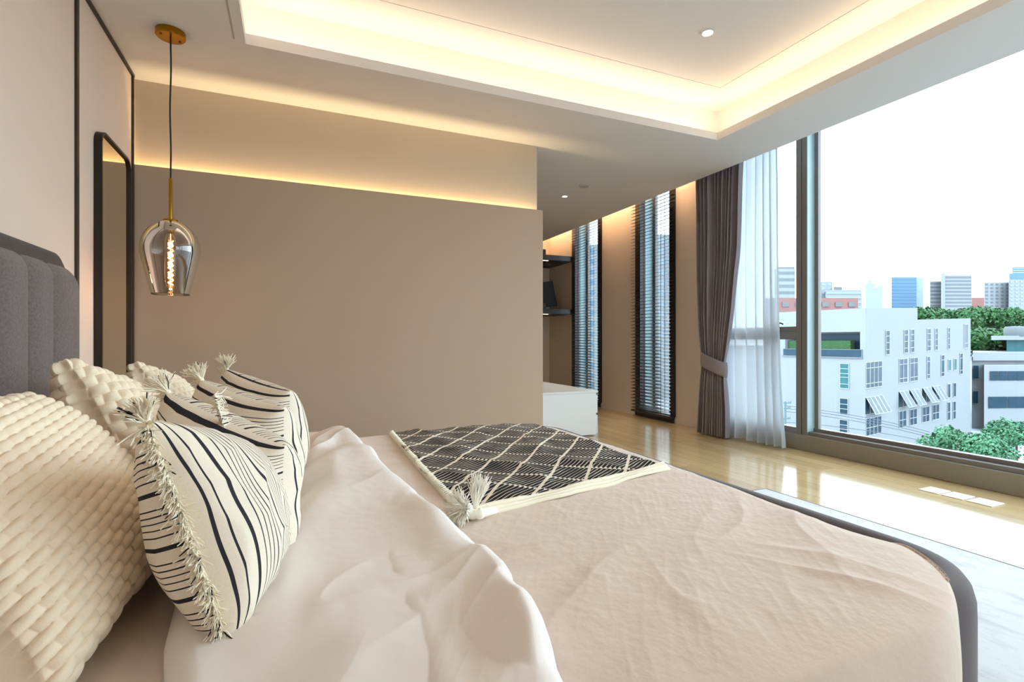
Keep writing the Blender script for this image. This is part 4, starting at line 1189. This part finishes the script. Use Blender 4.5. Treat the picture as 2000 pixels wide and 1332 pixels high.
# utility pole and cables
D = 33
c_ = cam2w(R_(1534) * D, D, 0)
up = empty('utility_pole', (c_[0], c_[1], GZ), 'utility pole with crossarms seen low in the narrow pane', 'pole')
b = MB(); b.tube([(c_[0], c_[1], GZ), (c_[0], c_[1], 1 + Zp(784, D))], .06, 8); b.build('post', M['pole'], up)
for yy, wd in ((787, .36), (798, .3), (818, .3)):
    zz_ = Zp(yy, D)
    b = MB(); p0 = cam2w(R_(1534) * D - wd * .4, D, zz_); p1 = cam2w(R_(1534) * D + wd, D, zz_); b.tube([p0, p1], .03, 6); a_ = b.build('crossarm', M['pole'], up)
    b = MB()
    for f_ in (.6, .95):
        q = cam2w(R_(1534) * D + wd * f_, D, zz_); b.tube([q, (q[0], q[1], q[2] + .12)], .03, 6)
    b.build('insulator', M['pole'], a_)
for k, (ya, yb) in enumerate(((801, 852), (806, 857), (812, 862), (833, 872))):
    b = MB(); pts = []
    for t in np.linspace(0, 1, 20):
        d_ = 33 + 0 * t
        x_ = 1534 + (1815 - 1534) * t; y_ = ya + (yb - ya) * t - 8 * t * (1 - t) + 14 * (t - .5) ** 2
        pts.append(cam2w(R_(x_) * 33, 33, Zp(y_ - 12, 33)))
    b.tube(pts, .022, 5)
    tag(b.build('power_cable', M['cable']), ('topmost', 'second', 'third', 'lowest')[k] + ' of the overhead cables crossing in front of the white office building', 'cable', 'overhead cables')

# ------------------------------------------------------------------ light
W = bpy.data.worlds.new('sky'); SC.world = W; W.use_nodes = True
nt = W.node_tree
bg = nt.nodes['Background']; bg.inputs[0].default_value = (.70, .87, 1.0, 1); bg.inputs[1].default_value = 7.0

def area(name, loc, rot, sx, sy, col, power, spread=PI):
    l = bpy.data.lights.new(name, 'AREA'); l.shape = 'RECTANGLE'; l.size = sx; l.size_y = sy; l.color = col; l.energy = power; l.spread = spread
    o = bpy.data.objects.new(name, l); o.location = loc; o.rotation_euler = rot; COL.objects.link(o)
    return o
WARM = (1, .735, .47)
KC = 1.9
zl_ = ZC + .058
lx = TX1 - TX0; ly = TY1 - TY0
def strip_up(name, x, y, lenx, leny, p, tx=0, ty=0):
    # lies in the trough and shines up
    o = area(name, (x, y, zl_), (PI + tx, ty, 0), lenx, leny, WARM, p)
    return o
strip_up('cove_strip', (TX0 + TX1) / 2, TY1 + .06, lx, .03, KC * lx)
strip_up('cove_strip', (TX0 + TX1) / 2, TY0 - .06, lx, .03, KC * lx)
strip_up('cove_strip', TX1 + .06, (TY0 + TY1) / 2, .03, ly, KC * ly)
strip_up('cove_strip', TX0 - .06, (TY0 + TY1) / 2, .03, ly, KC * ly)
area('ledge_strip', ((XH + 1.97) / 2, 4.024, 2.075), (PI, 0, 0), 2.9, .02, (1, .76, .40), 10)
area('pocket_strip', (XE + .03, 6.4, ZC + .07), (PI, 0, 0), .03, 3.7, (1, .66, .38), 20)

def spot(name, loc, p, ang=70):
    l = bpy.data.lights.new(name, 'SPOT'); l.energy = p; l.color = (1, .86, .68); l.spot_size = RAD(ang); l.spot_blend = .8; l.shadow_soft_size = .03
    o = bpy.data.objects.new(name, l); o.location = loc; COL.objects.link(o)
spot('spot_lamp', (2.535, 2.61, ZT - .02), 30); spot('spot_lamp', (2.957, 5.306, ZC - .02), 70)
l = bpy.data.lights.new('bulb_glow', 'POINT'); l.energy = 2.0; l.color = (1, .6, .3); l.shadow_soft_size = .03
o = bpy.data.objects.new('bulb_glow', l); o.location = (px, py, 1.24); COL.objects.link(o)

# ------------------------------------------------------------------ camera
cam = bpy.data.cameras.new('camera'); cam.lens = 18.0; cam.sensor_width = 36.0; cam.clip_end = 2000; cam.clip_start = .02
co = bpy.data.objects.new('camera', cam); co.location = (0, 0, 1.0); co.rotation_euler = (PI / 2, 0, -RAD(23.25)); COL.objects.link(co)
SC.camera = co

SC.view_settings.view_transform = 'Standard'; SC.view_settings.look = 'None'; SC.view_settings.gamma = 1; SC.view_settings.exposure = 0.2
SC.view_settings.use_curve_mapping = False
cy = SC.cycles
cy.max_bounces = 10; cy.diffuse_bounces = 6; cy.glossy_bounces = 4; cy.transmission_bounces = 6; cy.transparent_max_bounces = 16
cy.use_denoising = True; cy.sample_clamp_indirect = 6.0; cy.caustics_reflective = False; cy.caustics_refractive = False
